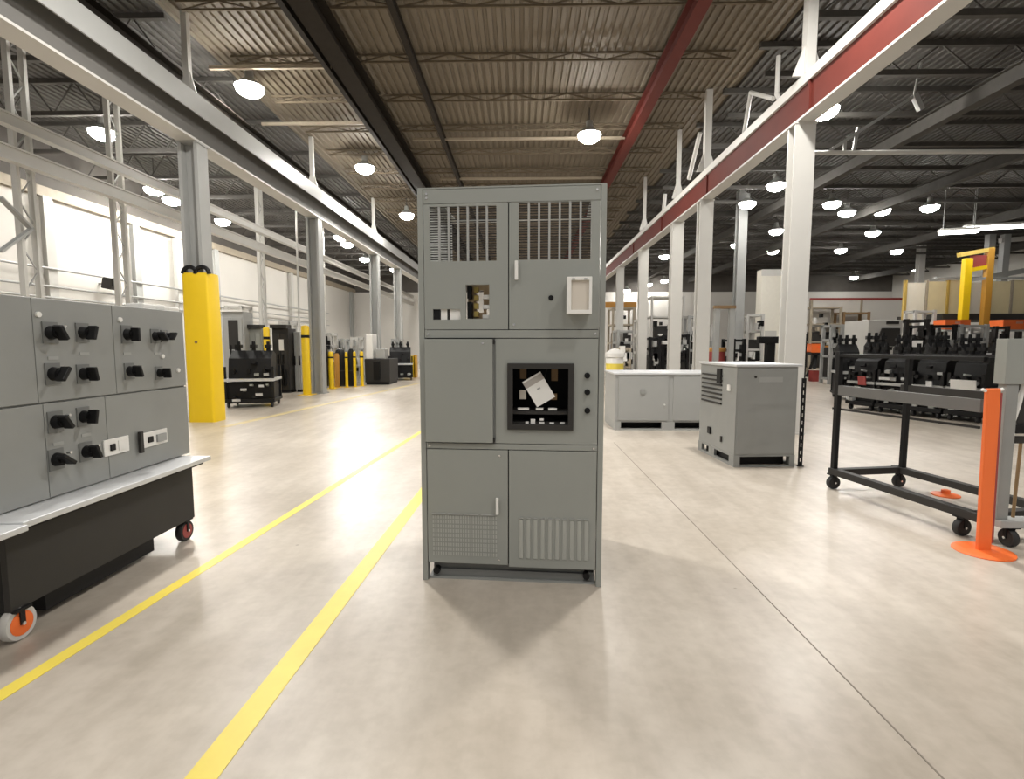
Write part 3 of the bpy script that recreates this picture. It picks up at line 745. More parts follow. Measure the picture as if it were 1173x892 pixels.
def black_cart(name, label, loc, rz, w, d, h, seed, accents=(), shelf=GALV, cat='cart', body=BLACKM, group=None):
    """wheeled breaker truck: base frame, wheels, uprights, shelf, body with protruding contact arms"""
    rr = random.Random(seed)
    r = thing(name, label, cat, loc, rz, group)
    MB().holed(-w/2, w/2, -d/2-.03, d/2+.03, .12, .19, [[-w/2+.06, w/2-.06, -d/2+.03, d/2-.03]], fn=lambda x, y, z: (x, z, y)).build('base_frame', body, r)
    for sx in (-1, 1):
        for sy in (-1, 1):
            x, y = sx*(w/2-.07), sy*(d/2-.06)
            M = Matrix.Translation((x, y, .065)) @ Matrix.Rotation(PI/2, 4, 'Y')
            wv = MB().lathe([(.02, -.02), (.058, -.02), (.065, -.01), (.065, .01), (.058, .02), (.02, .02)], 16, M).build('wheel', RUBBER, r, smooth=True)
            MB().box(x-.03, x-.024, y-.02, y+.02, .05, .125).box(x+.024, x+.03, y-.02, y+.02, .05, .125).build('fork', body, wv)
    each('upright', body, r, [(sx*(w/2-.03)-.025, sx*(w/2-.03)+.025, sy*(d/2-.03)-.025, sy*(d/2-.03)+.025, .19, h*.62) for sx in (-1, 1) for sy in (-1, 1)])
    MB().box(-w/2, w/2, -d/2-.02, d/2+.02, h*.40, h*.44).build('shelf', shelf, r)
    MB().box(-w*.46, w*.46, -d*.40, d*.42, .09, h*.38).build('lower_body', BLACK, r, .01)
    b = MB(); b.prism([(-d*.40, h*.44), (d*.38, h*.44), (d*.38, h*.80), (d*.1, h*.86), (-d*.30, h*.74)], 'x', -w*.42, w*.42); b.build('breaker_body', body, r, .008)
    for k in range(3):
        x = -w*.3 + w*.3*k
        MB().cyl((x, -d*.1, h*.55), (x, -d*.52, h*.55), .04, n=12).build('contact_arm', BLACK, r)
        b = MB(); b.cyl((x, d*.15, h*.80), (x, d*.15, h), .05, .035, 12)
        b.box(x-.06, x+.06, d*.05, d*.26, h*.90, h*.95)
        b.build('contact_arm', BLACK, r, smooth=False)
    for k in range(9):
        x = rr.uniform(-w*.4, w*.4); z = h*rr.choice((.16, .26, .34, .50, .60, .68)); s = rr.uniform(.03, .07)
        MB().obox((x, -d*.47, z), (s*1.6, .10, s), (rr.uniform(-.3, .3), 0, rr.uniform(-.5, .5))).build('linkage', rr.choice((STEELG, GREY, BLACK)), r)
    for (m, fx, fz, sx, sz, nm) in accents:
        MB().obox((fx*w, -d/2-.05, fz*h), (sx, .02, sz), (.15, 0, 0)).build(nm, m, r)
    return r
def tower(label, px0, px1, pyb, pyt, dep, m, seed, pole=None, name='test_rig'):
    q0, q1 = at_z(px0, pyb), at_z(px1, pyb); Y = q0.y; w = (px1-px0)/F*Y; h = EYE.z+(395-pyt)/F*Y
    rr = random.Random(seed)
    r = thing(name, label, 'machine', ((q0.x+q1.x)/2, Y, 0))
    each('upright', m, r, [(sx*(w/2-.05)-.05, sx*(w/2-.05)+.05, y-.05, y+.05, 0, h) for sx in (-1, 1) for y in (0, dep)])
    each('cross_tray', m, r, [(-w/2, w/2, -.03, dep+.03, z, z+.08) for z in (.15, h*.45, h*.72, h-.1)])
    MB().box(-w*.36, w*.36, .05, dep-.05, .2, h*.62).build('body', CHAR, r, .02)
    for k in range(9):
        x, s_, z, t_ = rr.uniform(-w*.38, w*.38), rr.uniform(.03, .09), rr.uniform(.3, h*.85), rr.uniform(.1, .3)
        MB().box(x-s_, x+s_, -.12, .1, z, z+t_).build('control_unit', rr.choice((m, STEELG, BLACK, WHITE)), r)
    return r
def floor_pt(px, py): q = at_z(px, py); return q.x, q.y
x, y = floor_pt(281, 467)
black_cart('parts_cart', 'black parts cart with a pale shelf beside the yellow column guard', (x, y+.4, 0), .25, 1.02, .8, 1.45, 1, ((GALV, -.25, .12, .16, .05, 'tag_plate'), (GALV, .2, .2, .14, .06, 'tag_plate'), (GALV, -.1, .28, .12, .05, 'tag_plate'), (GALV, .25, .33, .10, .05, 'tag_plate')))
def enclosure(name, label, px0, px1, pyb, pyt, dep, m, cat='machine', door=True, extra=None, yoff=0):
    q0, q1 = at_z(px0, pyb), at_z(px1, pyb); Y = (q0.y+q1.y)/2
    w = (px1-px0)/F*Y; h = EYE.z + (395-pyt)/F*Y
    r = thing(name, label, cat, ((q0.x+q1.x)/2, Y, 0))
    MB().box(-w/2, w/2, 0, dep, .08, h).build('body', m, r, .015)
    MB().box(-w/2+.03, w/2-.03, .04, dep-.03, 0, .08).build('plinth', BLACKM, r)
    if door:
        for s in (-1, 1):
            dd = MB().box(s*.01, s*(w/2-.04), -.02, 0, .14, h*.93).build('door', m, r, .006)
            MB().box(s*.05, s*.09, -.05, -.02, h*.45, h*.60).build('handle', BLACK, dd)
    if extra: extra(r, w, h)
    return r
def ex_a(r, w, h):
    MB().box(-w*.5, w*.5, -.06, .3, h, h+.05).build('top_tray', WHITE, r)
    MB().box(-w*.2, w*.25, -.03, -.02, h*.55, h*.9).build('window', CHAR, r)
enclosure('machine_enclosure', 'pale grey machine with a white top edge behind the black parts cart', 258, 283, 452, 357, .5, STEELG, extra=ex_a)
def ex_a2(r, w, h): MB().box(-w*.5, w*.5, -.1, .2, h, h+.1).build('hood', CHAR, r)
enclosure('machine_enclosure', 'mid grey machine tower between the parts cart and the tall thin bollard', 288, 303, 451, 376, .5, GREY, extra=ex_a2)
def ex_b(r, w, h):
    MB().box(-w*.06, w*.22, -.04, -.02, h*.66, h*.83).build('notice', PAPER, r, label='white notice')
    MB().box(-w*.5, w*.5, -.12, .2, h, h+.10).build('hood', CHAR, r)
    each('lever', BLACK, r, [(-w*.1+k*w*.1, -w*.06+k*w*.1, -.14, -.02, h*.12, h*(.3+.07*(k % 3))) for k in range(5)])
enclosure('press_machine', 'dark grey machine carrying a white notice behind the tall thin bollard', 314, 333, 450, 376, .5, CHAR, extra=ex_b)
def ex_c(r, w, h):
    MB().lathe([(w*.5, h), (w*.42, h+.3), (w*.2, h+.45), (.05, h+.75), (.05, h+.9)], 16, Matrix.Translation((0, .3, 0))).build('funnel', BLACKM, r, smooth=True)
enclosure('press_machine', 'tall black machine with a narrow top beside the second tall bollard', 364, 371.5, 446, 398, .4, BLACKM, door=False, extra=ex_c)
enclosure('machine_enclosure', 'slim grey machine between the two tall yellow bollards', 338.5, 346, 449, 380, .4, STEELG, extra=None)
enclosure('machine_enclosure', 'white cabinet right behind the second tall yellow bollard', 354, 359, 447, 392, .5, STEELW)
for px0, px1, lab in ((384, 397, 'first black rounded machine behind the slim bollards'), (399, 407, 'second narrower black rounded machine behind the slim bollards')):
    q0, q1 = at_z(px0, 442), at_z(px1, 442); w = q1.x-q0.x
    r = thing('storage_drum', lab, 'machine', ((q0.x+q1.x)/2, q0.y, 0))
    MB().lathe([(w*.46, .04), (w*.5, .10), (w*.5, .95), (w*.46, 1.08), (w*.3, 1.2), (.05, 1.24)], 20).build('shell', BLACKM, r, smooth=True)
    MB().lathe([(w*.44, 0), (w*.44, .04)], 20).build('foot_ring', CHAR, r)
    MB().lathe([(w*.515, .5), (w*.515, .54)], 20).build('hoop', CHAR, r)
def ex_d(r, w, h):
    MB().box(-w*.45, -w*.18, .05, .6, h, h+.85).build('white_tower', WHITE, r, .02, label='white tower box')
    MB().box(-w*.1, w*.3, .1, .5, h, h+.35).build('motor_box', STEELG, r, .02)
    MB().box(-.12, w*.12, -.05, 0, h*.2, h*.9).build('access_hole', BLACK, r)
enclosure('low_machine', 'low dark grey machine with a white tower box on it', 418, 447, 440.5, 411, 1.2, CHAR, door=False, extra=ex_d)
x, y = floor_pt(455, 436)
black_cart('parts_cart', 'small black parts cart before the yellow corner guard', (x, y+.6, 0), .2, .95, .8, 1.5, 5)
for px0, px1, pyb, pyt, m, sd, lab in ((322, 334, 443.5, 368, STEELW, 71, 'white rig with dark units rising behind the machine with the white notice'),
        (372, 381, 442, 381, STEELW, 72, 'white rig with dark units behind the first short bollards'), (386, 395, 440, 388, STEELG, 73, 'grey rig rising above the black rounded machines'),
        (403, 412, 438, 386, STEELW, 74, 'white rig above the slim bollards, left of the white tower box'), (449, 459, 433.5, 388, STEELG, 75, 'grey rig behind the small black parts cart'),
        (262, 282, 443, 350, STEELW, 76, 'tall white rig behind the pale grey machine with the white top edge')):
    tower(lab, px0, px1, pyb, pyt, .6, m, sd)
# vertical drop pipes and hooks above machines
for px, py0, py1, lab in ((300, 330, 372, 'pale drop pipe above the grey machine tower'), (343, 345, 380, 'pale drop pipe above the machines between the tall bollards')):
    Y = 16.4; p0, p1 = at_y(px, py0, Y), at_y(px, py1, Y)
    conduit('drop_pipe', [(p0.x, Y, CEIL), (p1.x, Y, p1.z), (p1.x+.15, Y, p1.z-.1)], .03, STEELW, lab)
for i, (px, pyt, pyb, wpx, m, lab) in enumerate(((262, 372, 395, 9, STEELW, ''), )): pass

# ================================================================== GREY ENCLOSURES (right of the tall cabinet)
c0, c1, cB = at_z(840, 535), at_z(914, 536), at_z(799, 515)
ang = math.atan2(c1.y-c0.y, c1.x-c0.x)
wA = (c1-c0).length; dA = (cB-c0).length; hA = at_y(841, 418, c0.y).z
ang = math.atan2(c0.x-cB.x, cB.y-c0.y) * .9
e = thing('floor_enclosure', 'square grey floor enclosure on a skid base in front of the white column', 'enclosure', (c0.x, c0.y, 0), ang)
zs = .13
MB().box(0.004, wA-.004, .004, dA-.004, zs, hA-.02).build('body', GREYD, e, .004)
MB().box(-.015, wA+.03, -.02, dA+.02, hA-.02, hA+.008).build('lid', GALV, e, .004, label='pale lid')
MB().holed(.02, wA-.02, zs+.02, hA-.05, -.006, .004, []).build('front_panel', GREYD, e, .002)
MB().box(wA*.36, wA*.74, -.009, -.006, hA*.835, hA*.885).build('nameplate', GREYL, e)
MB().cyl((wA*.30, -.004, hA*.885), (wA*.30, -.014, hA*.885), .014, n=12).build('lock', CHAR, e)
for y in (0, dA-.03): MB().holed(0, wA, 0, zs, y, y+.03, [[.07, wA-.06, .012, zs-.012]]).build('skid', GREYD, e)
for x in (0.001, wA-.031): MB().holed(.03, dA-.03, 0, zs, x, x+.03, [[.12, .50, .03, zs-.02], [.66, dA-.10, .03, zs-.02]], fn=lambda x, y, z: (y, x, z)).build('skid', GREYD, e)
MB().box(.05, wA-.05, .14, dA-.14, .0, zs-.005).build('inner_rail', BLACKM, e)
b = MB()
for k in range(7): b.box(-.012, .004, dA*.36, dA*.92, hA*.58+k*.055, hA*.58+k*.055+.02)
b.build('side_louvre', CHAR, e)
MB().box(-.02, 0, .12, .18, hA*.74, hA*.80).build('latch', WHITE, e, label='white latch')
MB().box(-.018, 0, .36, .46, hA*.80, hA*.95).build('cable_port', BLACK, e)
MB().box(-.015, 0, .60, .68, hA*.24, hA*.31).build('cable_port', BLACK, e)
MB().box(-.012, 0, .30, .33, hA*.2, hA*.26).build('side_stud', CHAR, e)
# perforated strut standing against it
q = at_z(917.5, 520)
s = thing('perforated_strut', 'black slotted strut standing against the square grey enclosure', 'strut', (c1.x+.075, c1.y+.10, 0))
MB().holed(-.02, .02, 0, 1.0, -.012, .012, [[-.010, .010, .05+k*.085, .095+k*.085] for k in range(11)]).build('strut', BLACKM, s)
MB().box(-.03, .03, -.03, .03, 0, .008).build('foot', BLACKM, s)
# long double enclosure
q0 = at_z(704, 492.5); hB = at_y(750, 427, q0.y).z; wB = 2 * (at_z(766, 492.5).x - q0.x)
e = thing('floor_enclosure', 'long low pale grey double enclosure behind the square grey one', 'enclosure', (q0.x, q0.y, 0), 0)
MB().box(0, wB, .004, 1.0, .14, hB-.03).build('body', GREYL, e, .004)
MB().box(-.02, wB+.02, -.02, 1.02, hB-.03, hB).build('lid', GALV, e, .004)
for k in range(2):
    dd = MB().box(k*wB/2+.05, (k+1)*wB/2-.03, -.012, .004, .16, hB-.06).build('door', GREYL, e, .003)
    if k == 0:
        MB().box(wB*.23, wB*.27, -.03, -.012, hB*.64, hB*.72).build('handle', GREYD, dd)
        MB().cyl((wB*.45, -.012, hB*.45), (wB*.45, -.03, hB*.45), .014, n=10).build('knob', WHITE, dd)
MB().holed(0, wB, 0, .14, 0, .04, [[.10, wB*.43, .025, .13], [wB*.55, wB-.08, .025, .13]]).build('skid', GREYL, e)
MB().box(.03, wB-.03, .30, .34, 0, .13).build('inner_rail', BLACKM, e)
MB().box(0, .04, .04, 1.0, 0, .14).build('skid', GREYL, e)
MB().box(wB-.04, wB, .04, 1.0, 0, .14).build('skid', GREYL, e)
# white drum with yellow band left of it
q = at_z(705, 446)
r = thing('waste_bin', 'white bin with a yellow band beside the tall cabinet and the long enclosure', 'bin', (q.x-.02, q.y+.1, 0))
MB().lathe([(.22, .0), (.26, .6), (.27, .95), (.25, .98)], 20).build('bin_body', WHITE, r, smooth=True)
MB().lathe([(.268, .55), (.276, .80)], 20).build('band', YELTAPE, r, smooth=True, label='yellow band')
MB().lathe([(.25, .98), (.3, 1.0), (.29, 1.12), (.12, 1.24), (.02, 1.26)], 20).build('bag_top', PAPER, r, smooth=True)

# machines behind the enclosures
tower('black machine frame between the pale columns, nearest the white bin', 742, 756, 440, 386, .8, BLACKM, 11)
tower('black machine frame between the pale columns, middle one of three', 757, 770, 439, 384, .8, BLACKM, 12)
tower('black machine frame under the arched arm before the second white column', 772, 788, 439, 383, .8, BLACKM, 13)
tower('pale grey test frame behind the white bin', 706, 733, 434, 378, 1.0, STEELG, 14)
for px0, px1, pyb, pyt, m, sd, lab in ((786, 800, 436, 362, STEELG, 91, 'grey rig against the second white column'), (812, 822, 432, 372, STEELW, 92, 'white rig under the thin brown frame'), (706, 722, 441.5, 398, TANST, 93, 'low tan rig just behind the white bin'), (728, 741, 437, 366, STEELW, 94, 'white rig left of the three black machine frames')):
    tower(lab, px0, px1, pyb, pyt, .5, m, sd)
tower('white machine with dark units above the black frames', 744, 782, 428, 340, 1.0, STEELW, 15)
tower('beige machine with pale arms behind the tall cabinet edge', 700, 726, 428, 352, 1.2, TANST, 17)
def gantry(px0, px1, pyt, Y, th, m, lab, name='gantry_beam'):
    p0, p1 = at_y(px0, pyt, Y), at_y(px1, pyt, Y)
    r = thing(name, lab, 'gantry', (0, Y, 0))
    MB().box(p0.x, p1.x, -.1, .1, p0.z-th, p0.z).build('beam', m, r)
    for x in (p0.x+.1, p1.x-.1): MB().box(x-.08, x+.08, -.08, .08, 0, p0.z-th).build('post', STEELG, r)
    return r
gantry(640, 729, 346, 28, .3, mat('dull orange paint', (.45, .21, .03), .5), 'dull orange gantry beam far behind the tall cabinet')
# parts standing behind the square enclosure
x, y = floor_pt(819, 440)
r = thing('drum', 'dark red drum with an orange rim behind the square enclosure', 'drum', (x, y, 0))
MB().lathe([(.30, 0), (.31, .3), (.30, .6), (.31, .9), (.30, 1.14)], 20).build('drum_body', REDB, r, smooth=True)
MB().lathe([(.31, 1.14), (.33, 1.17), (.33, 1.27), (.29, 1.28), (.05, 1.27)], 20).build('rim', mat('orange-tan rim', (.52, .27, .07), .6), r, smooth=True)
tower('dark bench frame with a pale sheet behind the square enclosure', 837, 852, 441, 388, .9, BLACKM, 20, name='work_bench')
x, y = floor_pt(880, 440)
r = thing('tool_stand', 'black T-shaped stand behind the square enclosure beside the thick column', 'stand', (x, y, 0))
MB().box(-.14, .14, -.12, .12, .03, 1.55).build('upright', BLACKM, r, .02)
MB().box(-.42, .38, -.14, .14, 1.42, 1.66).build('head', BLACKM, r, .03)
MB().box(-.4, .4, -.35, .35, 0, .04).build('foot', BLACKM, r, .01)
tower('grey machine with white panels seen behind the square enclosure', 852, 872, 436, 360, 1.0, STEELW, 22)
gantry(818, 842, 350, 17, .10, WOODB, 'thin brown frame standing beyond the square enclosure', 'portal_stand')
r = thing('office_booth', 'cream white booth standing out before the far wall', 'booth', (at_y(882, 395, 27).x, 27, 0))
MB().box(-.55, .75, 0, .6, 0, EYE.z + (395-311)/F*27).build('booth_wall', mat('cream wall', (.78, .75, .66), .7), r, .02)
MB().box(-.58, .78, -.04, 0, EYE.z+(395-318)/F*27, EYE.z+(395-311)/F*27).build('fascia', STEELW, r)
MB().box(-.3, .3, -.02, 0, 0, 2.1).build('booth_door', STEELW, r)

# ================================================================== BLACK RACK CART, right
q = at_z(954, 559.5); n_ = at_z(1104, 614)
r0 = Vector((q.x, q.y, 0)); r1 = Vector((n_.x, n_.y, 0))
rk_ang = math.atan2(r1.y-r0.y, r1.x-r0.x); RL = (r1-r0).length
rk = thing('rack_cart', 'empty black tubular rack cart on casters behind the orange post', 'rack cart', (r0.x, r0.y, 0), rk_ang)
RD = .68                                                   # its depth, away from the aisle
zt1 = at_y(954, 405, q.y).z; zm1 = at_y(957, 441, q.y).z
t = .022
RC = RL - .02; RL += .06
for x, y, h in ((0, 0, zt1+.02), (.06, RD, zt1-.01), (RL, RD, zt1)):
    MB().box(x-t, x+t, y-t, y+t, .14, h).build('upright', BLACKM, rk, .003)
MB().box(0, RL, -.02, .02, zt1-.03, zt1).build('top_rail', BLACKM, rk, .003)
MB().box(0, RL, RD-.02, RD+.02, zt1-.03, zt1).build('top_rail', BLACKM, rk, .003)
for x in (0, RL): MB().box(x-.02, x+.02, 0, RD, zt1-.045, zt1-.005).build('top_rail', BLACKM, rk)
for y in (0, RD): MB().box(0, RL, y-.02, y+.02, zm1-.09, zm1).build('middle_rail', MIDGREY if y == 0 else CHAR, rk, .003, label='grey middle rail' if y == 0 else None)
for y in (0, RD): MB().box(-.03, RL+.05, y-.035, y+.035, .14, .20).build('base_rail', CHAR, rk, .003)
for x in (.03, RL): MB().box(x-.035, x+.035, 0, RD, .14, .20).build('base_rail', CHAR, rk, .003)
for x, y in ((0, 0), (0.03, RD), (RC, 0), (RC, RD)): caster(rk, x, y, .062, RUBBER, CHAR, .145)

# ORANGE POST
q = at_z(1129, 633)
o_ = thing('orange_post', 'bright orange steel post on a flat base beside the black rack cart', 'post', (q.x, q.y+.02, 0), 0)
o_.rotation_euler = (0, -.02, 0)
hO = at_y(1134, 445, q.y).z
MB().box(-.043, .043, -.014, .014, .008, hO).build('post', ORANGE, o_, .006)
pb = MB().lathe([(.165, 0), (.165, .008), (.15, .014), (.05, .016)], 24).build('base_plate', ORANGE, o_, smooth=True)
for sx in (-1, 1): MB().cyl((sx*.041, 0, hO-.015), (sx*.066, 0, hO-.005), .010, n=10).build('chain_hook', WHITE, o_, smooth=True, label='pale chain hook')
MB().box(.0432, .060, -.006, .02, .06, hO-.03).build('side_strip', REDB, o_)  # dark red strip down one side of the post

# GREY OPEN FRAME at the picture's edge
q = at_z(1158, 620)
g_ = thing('open_cubicle', 'tall grey open cubicle frame on a wheeled base beside the orange post', 'cubicle', (q.x, 3.47, 0), 0)
zt3 = at_y(1150, 388, q.y).z
cu3 = lambda px, py: (at_y(px, py, g_.location.y).x - g_.location.x, at_y(px, py, g_.location.y).z)
xl = cu3(1142, 590)[0]; xr3 = .80; DP = .065
MB().box(xl, xr3, -.035, DP+.015, .14, .19).build('base_frame', STEELG, g_, .004)
zj = cu3(1150, 440)[1]
MB().box(xl-.005, xl+.075, 0, DP, .19, zj).build('corner_post', GREYD, g_, .003)
MB().box(xl-.03, xr3, -.01, DP+.01, zj, zt3).build('header_panel', GREY, g_, .003, label='light grey header panel')
MB().box(xr3-.08, xr3, 0, DP, .19, zj).build('corner_post', GREYD, g_, .003)
zs1 = cu3(1160, 492)[1]
MB().box(xl+.075, xr3-.08, .02, DP, zs1-.03, zs1+.03).build('cross_bar', BLACKM, g_)
MB().box(xl+.075, xr3-.08, .04, DP-.02, zs1-.10, zs1-.05).build('cross_bar', CHAR, g_)
MB().box(xl+.125, xr3-.08, .045, .06, zs1+.03, zj).build('inner_panel', CHAR, g_)
MB().cyl((xl+.155, .05, .19), (xl+.165, .05, zs1-.10), .010, n=10).build('copper_rod', WOODB, g_)
pts2 = [(xl+.09 + .05*math.sin(i/20*PI), zs1+.03+(zj-zs1-.03)*i/10) for i in range(11)]
b = MB()
for p0, p1 in zip(pts2, pts2[1:]): b.cyl((p0[0], .045, p0[1]), (p1[0], .045, p1[1]), .014, n=10)
b.build('cable', WHITE, g_, smooth=True)
for x, y in ((xl+.10, .01), (xr3-.1, .01)): caster(g_, x, y, .062, RUBBER, CHAR, .145)
q = at_z(1083, 567)
r = thing('floor_socket', 'small orange base plate on the floor beneath the black rack cart', 'base plate', (q.x, q.y, 0))
MB().lathe([(.11, 0), (.11, .008), (.06, .02), (.02, .022)], 20).build('plate', ORANGE, r, smooth=True)
MB().lathe([(.035, .02), (.035, .05), (.02, .055)], 16).build('collar', ORANGE, r, smooth=True)

# ================================================================== BREAKER TRUCKS BEHIND THE RACK
A_, B2 = at_z(966, 468), at_z(1124, 486)
dv = (B2-A_); row_ang = math.atan2(dv.y, dv.x)
specs = [('black breaker truck with a red tag, first in the row behind the rack', ((REDB, .1, .45, .16, .18, 'red_tag'),), 31),
         ('black breaker truck with grey linkages, second in the row behind the rack', ((GALV, -.2, .5, .2, .05, 'label_plate'),), 32),
         ('black breaker truck with a tall white plate, third in the row behind the rack', ((GALV, .15, .38, .10, .34, 'white_plate'),), 33),
         ('black breaker truck with a large white sheet, fourth in the row behind the rack', ((PAPER, 0, .46, .38, .22, 'white_sheet'), (PAPER, .05, .24, .2, .07, 'small_sheet')), 34)]
for i, (lab, acc, sd) in enumerate(specs):
    t_ = (i+.5)/4; p_c = A_ + dv*t_
    off = Vector((-math.sin(row_ang), math.cos(row_ang), 0))*.45
    black_cart('breaker_truck', lab, (p_c.x+off.x, p_c.y+off.y, 0), row_ang, dv.length/4*.93, .8, 1.40, sd, acc, shelf=STEELG, cat='breaker truck')
# second row, further back
A3, B3 = at_z(965, 458), at_z(1150, 464)
dv3 = B3-A3
for i, (lab, sd, acc) in enumerate((('black breaker truck in the back row, beside the orange bin stand', 41, ()), ('black breaker truck in the back row, in front of the pale machine', 42, ()), ('black breaker truck in the back row with a white block on it', 43, ((WHITE, .1, .86, .2, .16, 'white_block'),)), ('black breaker truck in the back row, beside the grey cubicle frame', 44, ()), ('black breaker truck in the back row with a small label plate', 45, ((GALV, .2, .7, .2, .1, 'label_plate'),)))):
    p_c = A3 + dv3*((i+.5)/5); an = math.atan2(dv3.y, dv3.x)
    black_cart('breaker_truck', lab, (p_c.x, p_c.y+.5, 0), an, dv3.length/5*.8, .8, 1.62 + .06*(i % 2), sd, acc, shelf=STEELG, cat='breaker truck')
# pale machine with dark window
def ex_e(r, w, h):
    b = MB(); b.prism([(-w*.30, h*.62), (w*.40, h*.62), (w*.40, h*.88), (-w*.12, h*.88)], 'y', -.05, -.01); b.build('dark_window', CHAR, r, label='dark slanted window')
    MB().box(w*.0, w*.35, -.06, -.02, h*.94, h*.98).build('vent', CHAR, r)
enclosure('test_machine', 'pale grey machine with a dark slanted window behind the breaker trucks', 991, 1029, 445, 367, 1.2, STEELW, door=False, extra=ex_e)
tower('dark grey frame crowded with units beside the pale machine', 1032, 1058, 444, 366, .9, CHAR, 51)
tower('grey frame crowded with black units under the orange crates', 1060, 1090, 443, 372, .9, BLACKM, 52)
tower('low grey frame with white parts before the yellow lift frame', 1094, 1126, 443, 372, .9, STEELG, 53)
for px0, px1, pyb, pyt, m, sd, lab in ((948, 963, 440, 372, STEELG, 81, 'grey rig with mixed units just beyond the trestle stand'), (972, 982, 440, 378, TANST, 82, 'tan rig beside the pale machine with the slanted window'),
        (1042, 1066, 436, 356, STEELW, 83, 'white rig crowded with units below the cream panels'), (1106, 1120, 440.5, 376, STEELW, 85, 'white rig between the two orange crates'), (1134, 1150, 440.5, 374, CHAR, 86, 'charcoal rig beyond the cubicle frame')):
    tower(lab, px0, px1, pyb, pyt, .5, m, sd)
tag(MB().bar(at_z(954, 468.5)+Vector((0,0,.02)), at_z(1122, 491)+Vector((0,0,.02)), .04, .04).build('floor_bar', CHAR), 'low dark bar on the floor in front of the row of breaker trucks', 'rail')  # thin dark bar lying along the truck row
# orange bins on a black trestle stand
x, y = floor_pt(938, 432)
r = thing('trestle_stand', 'black trestle stand under the orange bins beyond the thick white column', 'stand', (x, y, 0))
for sx in (-1, 1):
    for sy in (-1, 1): MB().bar((sx*.38, sy*.25, 0), (sx*.16, sy*.02, .95), .10).build('leg', BLACKM, r)
MB().box(-.5, .5, -.25, .25, .95, 1.05).build('table_top', BLACKM, r)
for i, (dx, w, h, m, lab) in enumerate(((-.22, .5, .34, ORANGE, 'bright orange bin on the black trestle stand'), (.32, .46, .26, mat('ochre plastic', (.55, .25, .05), .5), 'ochre bin beside the bright orange one on the trestle stand'))):
    bn = thing('storage_bin', lab, 'bin', (x+dx, y, 1.05))
    MB().holed(-w/2, w/2, 0, h, -.2, -.17, [[-w*.2, w*.2, h*.6, h*.8]]).box(-w/2, w/2, .17, .2, 0, h).box(-w/2, -w/2+.03, -.17, .17, 0, h).box(w/2-.03, w/2, -.17, .17, 0, h).box(-w/2, w/2, -.17, .17, 0, .03).build('bin_shell', m, bn)
    MB().holed(-w/2-.02, w/2+.02, -.22, .22, h, h+.03, [[-w/2+.03, w/2-.03, -.17, .17]], fn=lambda a1, b1, c1_: (a1, c1_, b1)).build('rim', m, bn)
p = at_z(927, 436)
r = thing('floor_box', 'small dark red box on the floor beside the trestle stand', 'box', (p.x, p.y-.3, 0))
MB().box(-.12, .12, -.15, .15, 0, .42).build('box_body', REDB, r, .01)
MB().box(-.13, .13, -.16, .16, .42, .46).build('lid', BEIGE, r, .005)
x, y = floor_pt(918, 436)
r = thing('tall_locker', 'narrow black upright locker right behind the thick white column', 'locker', (x+.02, y, 0))
MB().box(-.13, .13, 0, .5, .04, EYE.z+(395-383)/F*y).build('body', BLACK, r, .01)
MB().box(-.11, .11, -.015, 0, .1, 1.3).build('door', BLACK, r); MB().box(-.11, .11, .05, .45, 0, .04).build('plinth', CHAR, r)

# ================================================================== FAR SIDE BAY
Y = 27
def vb(px, py, y=Y): return at_y(px, py, y)
# red-edged white partition
p0, p1 = vb(926, 395), vb(1042, 395)
r = thing('partition_screen', 'white partition screen with a red top rail before the side bay wall', 'partition', (p0.x, Y, 0), 0)
wP = p1.x-p0.x; hP = vb(1040, 341).z
MB().box(0, wP, 0, .06, .05, hP-.12).build('screen', WALLW, r)
MB().box(0, wP, -.03, .09, hP-.12, hP).build('top_rail', REDB, r, label='dark red top rail')
for x in (0.05, wP*.5, wP-.05): MB().box(x-.05, x+.05, -.05, .11, 0, hP-.12).build('post', TANST, r)
tower('tan shelving frame crowded with parts before the white partition', 925, 960, 426.5, 352, .7, TANST, 61, name='parts_shelving')
tower('tan shelving frame beside the pale machine top', 962, 992, 426.5, 358, .7, WOODB, 62, name='parts_shelving')
# mezzanine with cream panels
p0, p1 = vb(1042, 395, 21), vb(1240, 395, 21)
wM = p1.x-p0.x; zf0, zf1 = vb(1100, 366, 21).z, vb(1100, 359, 21).z; zp = vb(1100, 322, 21).z
r = thing('mezzanine_platform', 'dark raised platform with cream wall panels behind the breaker trucks', 'platform', (p0.x, 21, 0), 0)
MB().box(1.2, wM, 0, 2.5, zf0, zf1).build('deck', CHAR, r)
for k in range(6):
    x = 1.3+k*(wM-1.6)/5; MB().box(x-.08, x+.08, .1, .26, 0, zf0).build('post', CHAR, r)
for k in range(8):
    x0 = .1+k*wM/8; MB().box(x0, x0+wM/8-.10, .5, .56, zf1 if k else zf0, zp+.05*(k % 3)).build('wall_panel', CREAM if k % 3 else mat('pale cream panel', (.74, .69, .58), .6), r)
    MB().box(x0-.09, x0, .46, .58, zf1 if k else 0, zp+.1).build('panel_post', TANST if k % 2 else mat('ochre post', (.5, .34, .08), .5), r)
MB().box(1.2, wM, .4, .6, zp+.14, zp+.22).build('top_rail', STEELG, r)
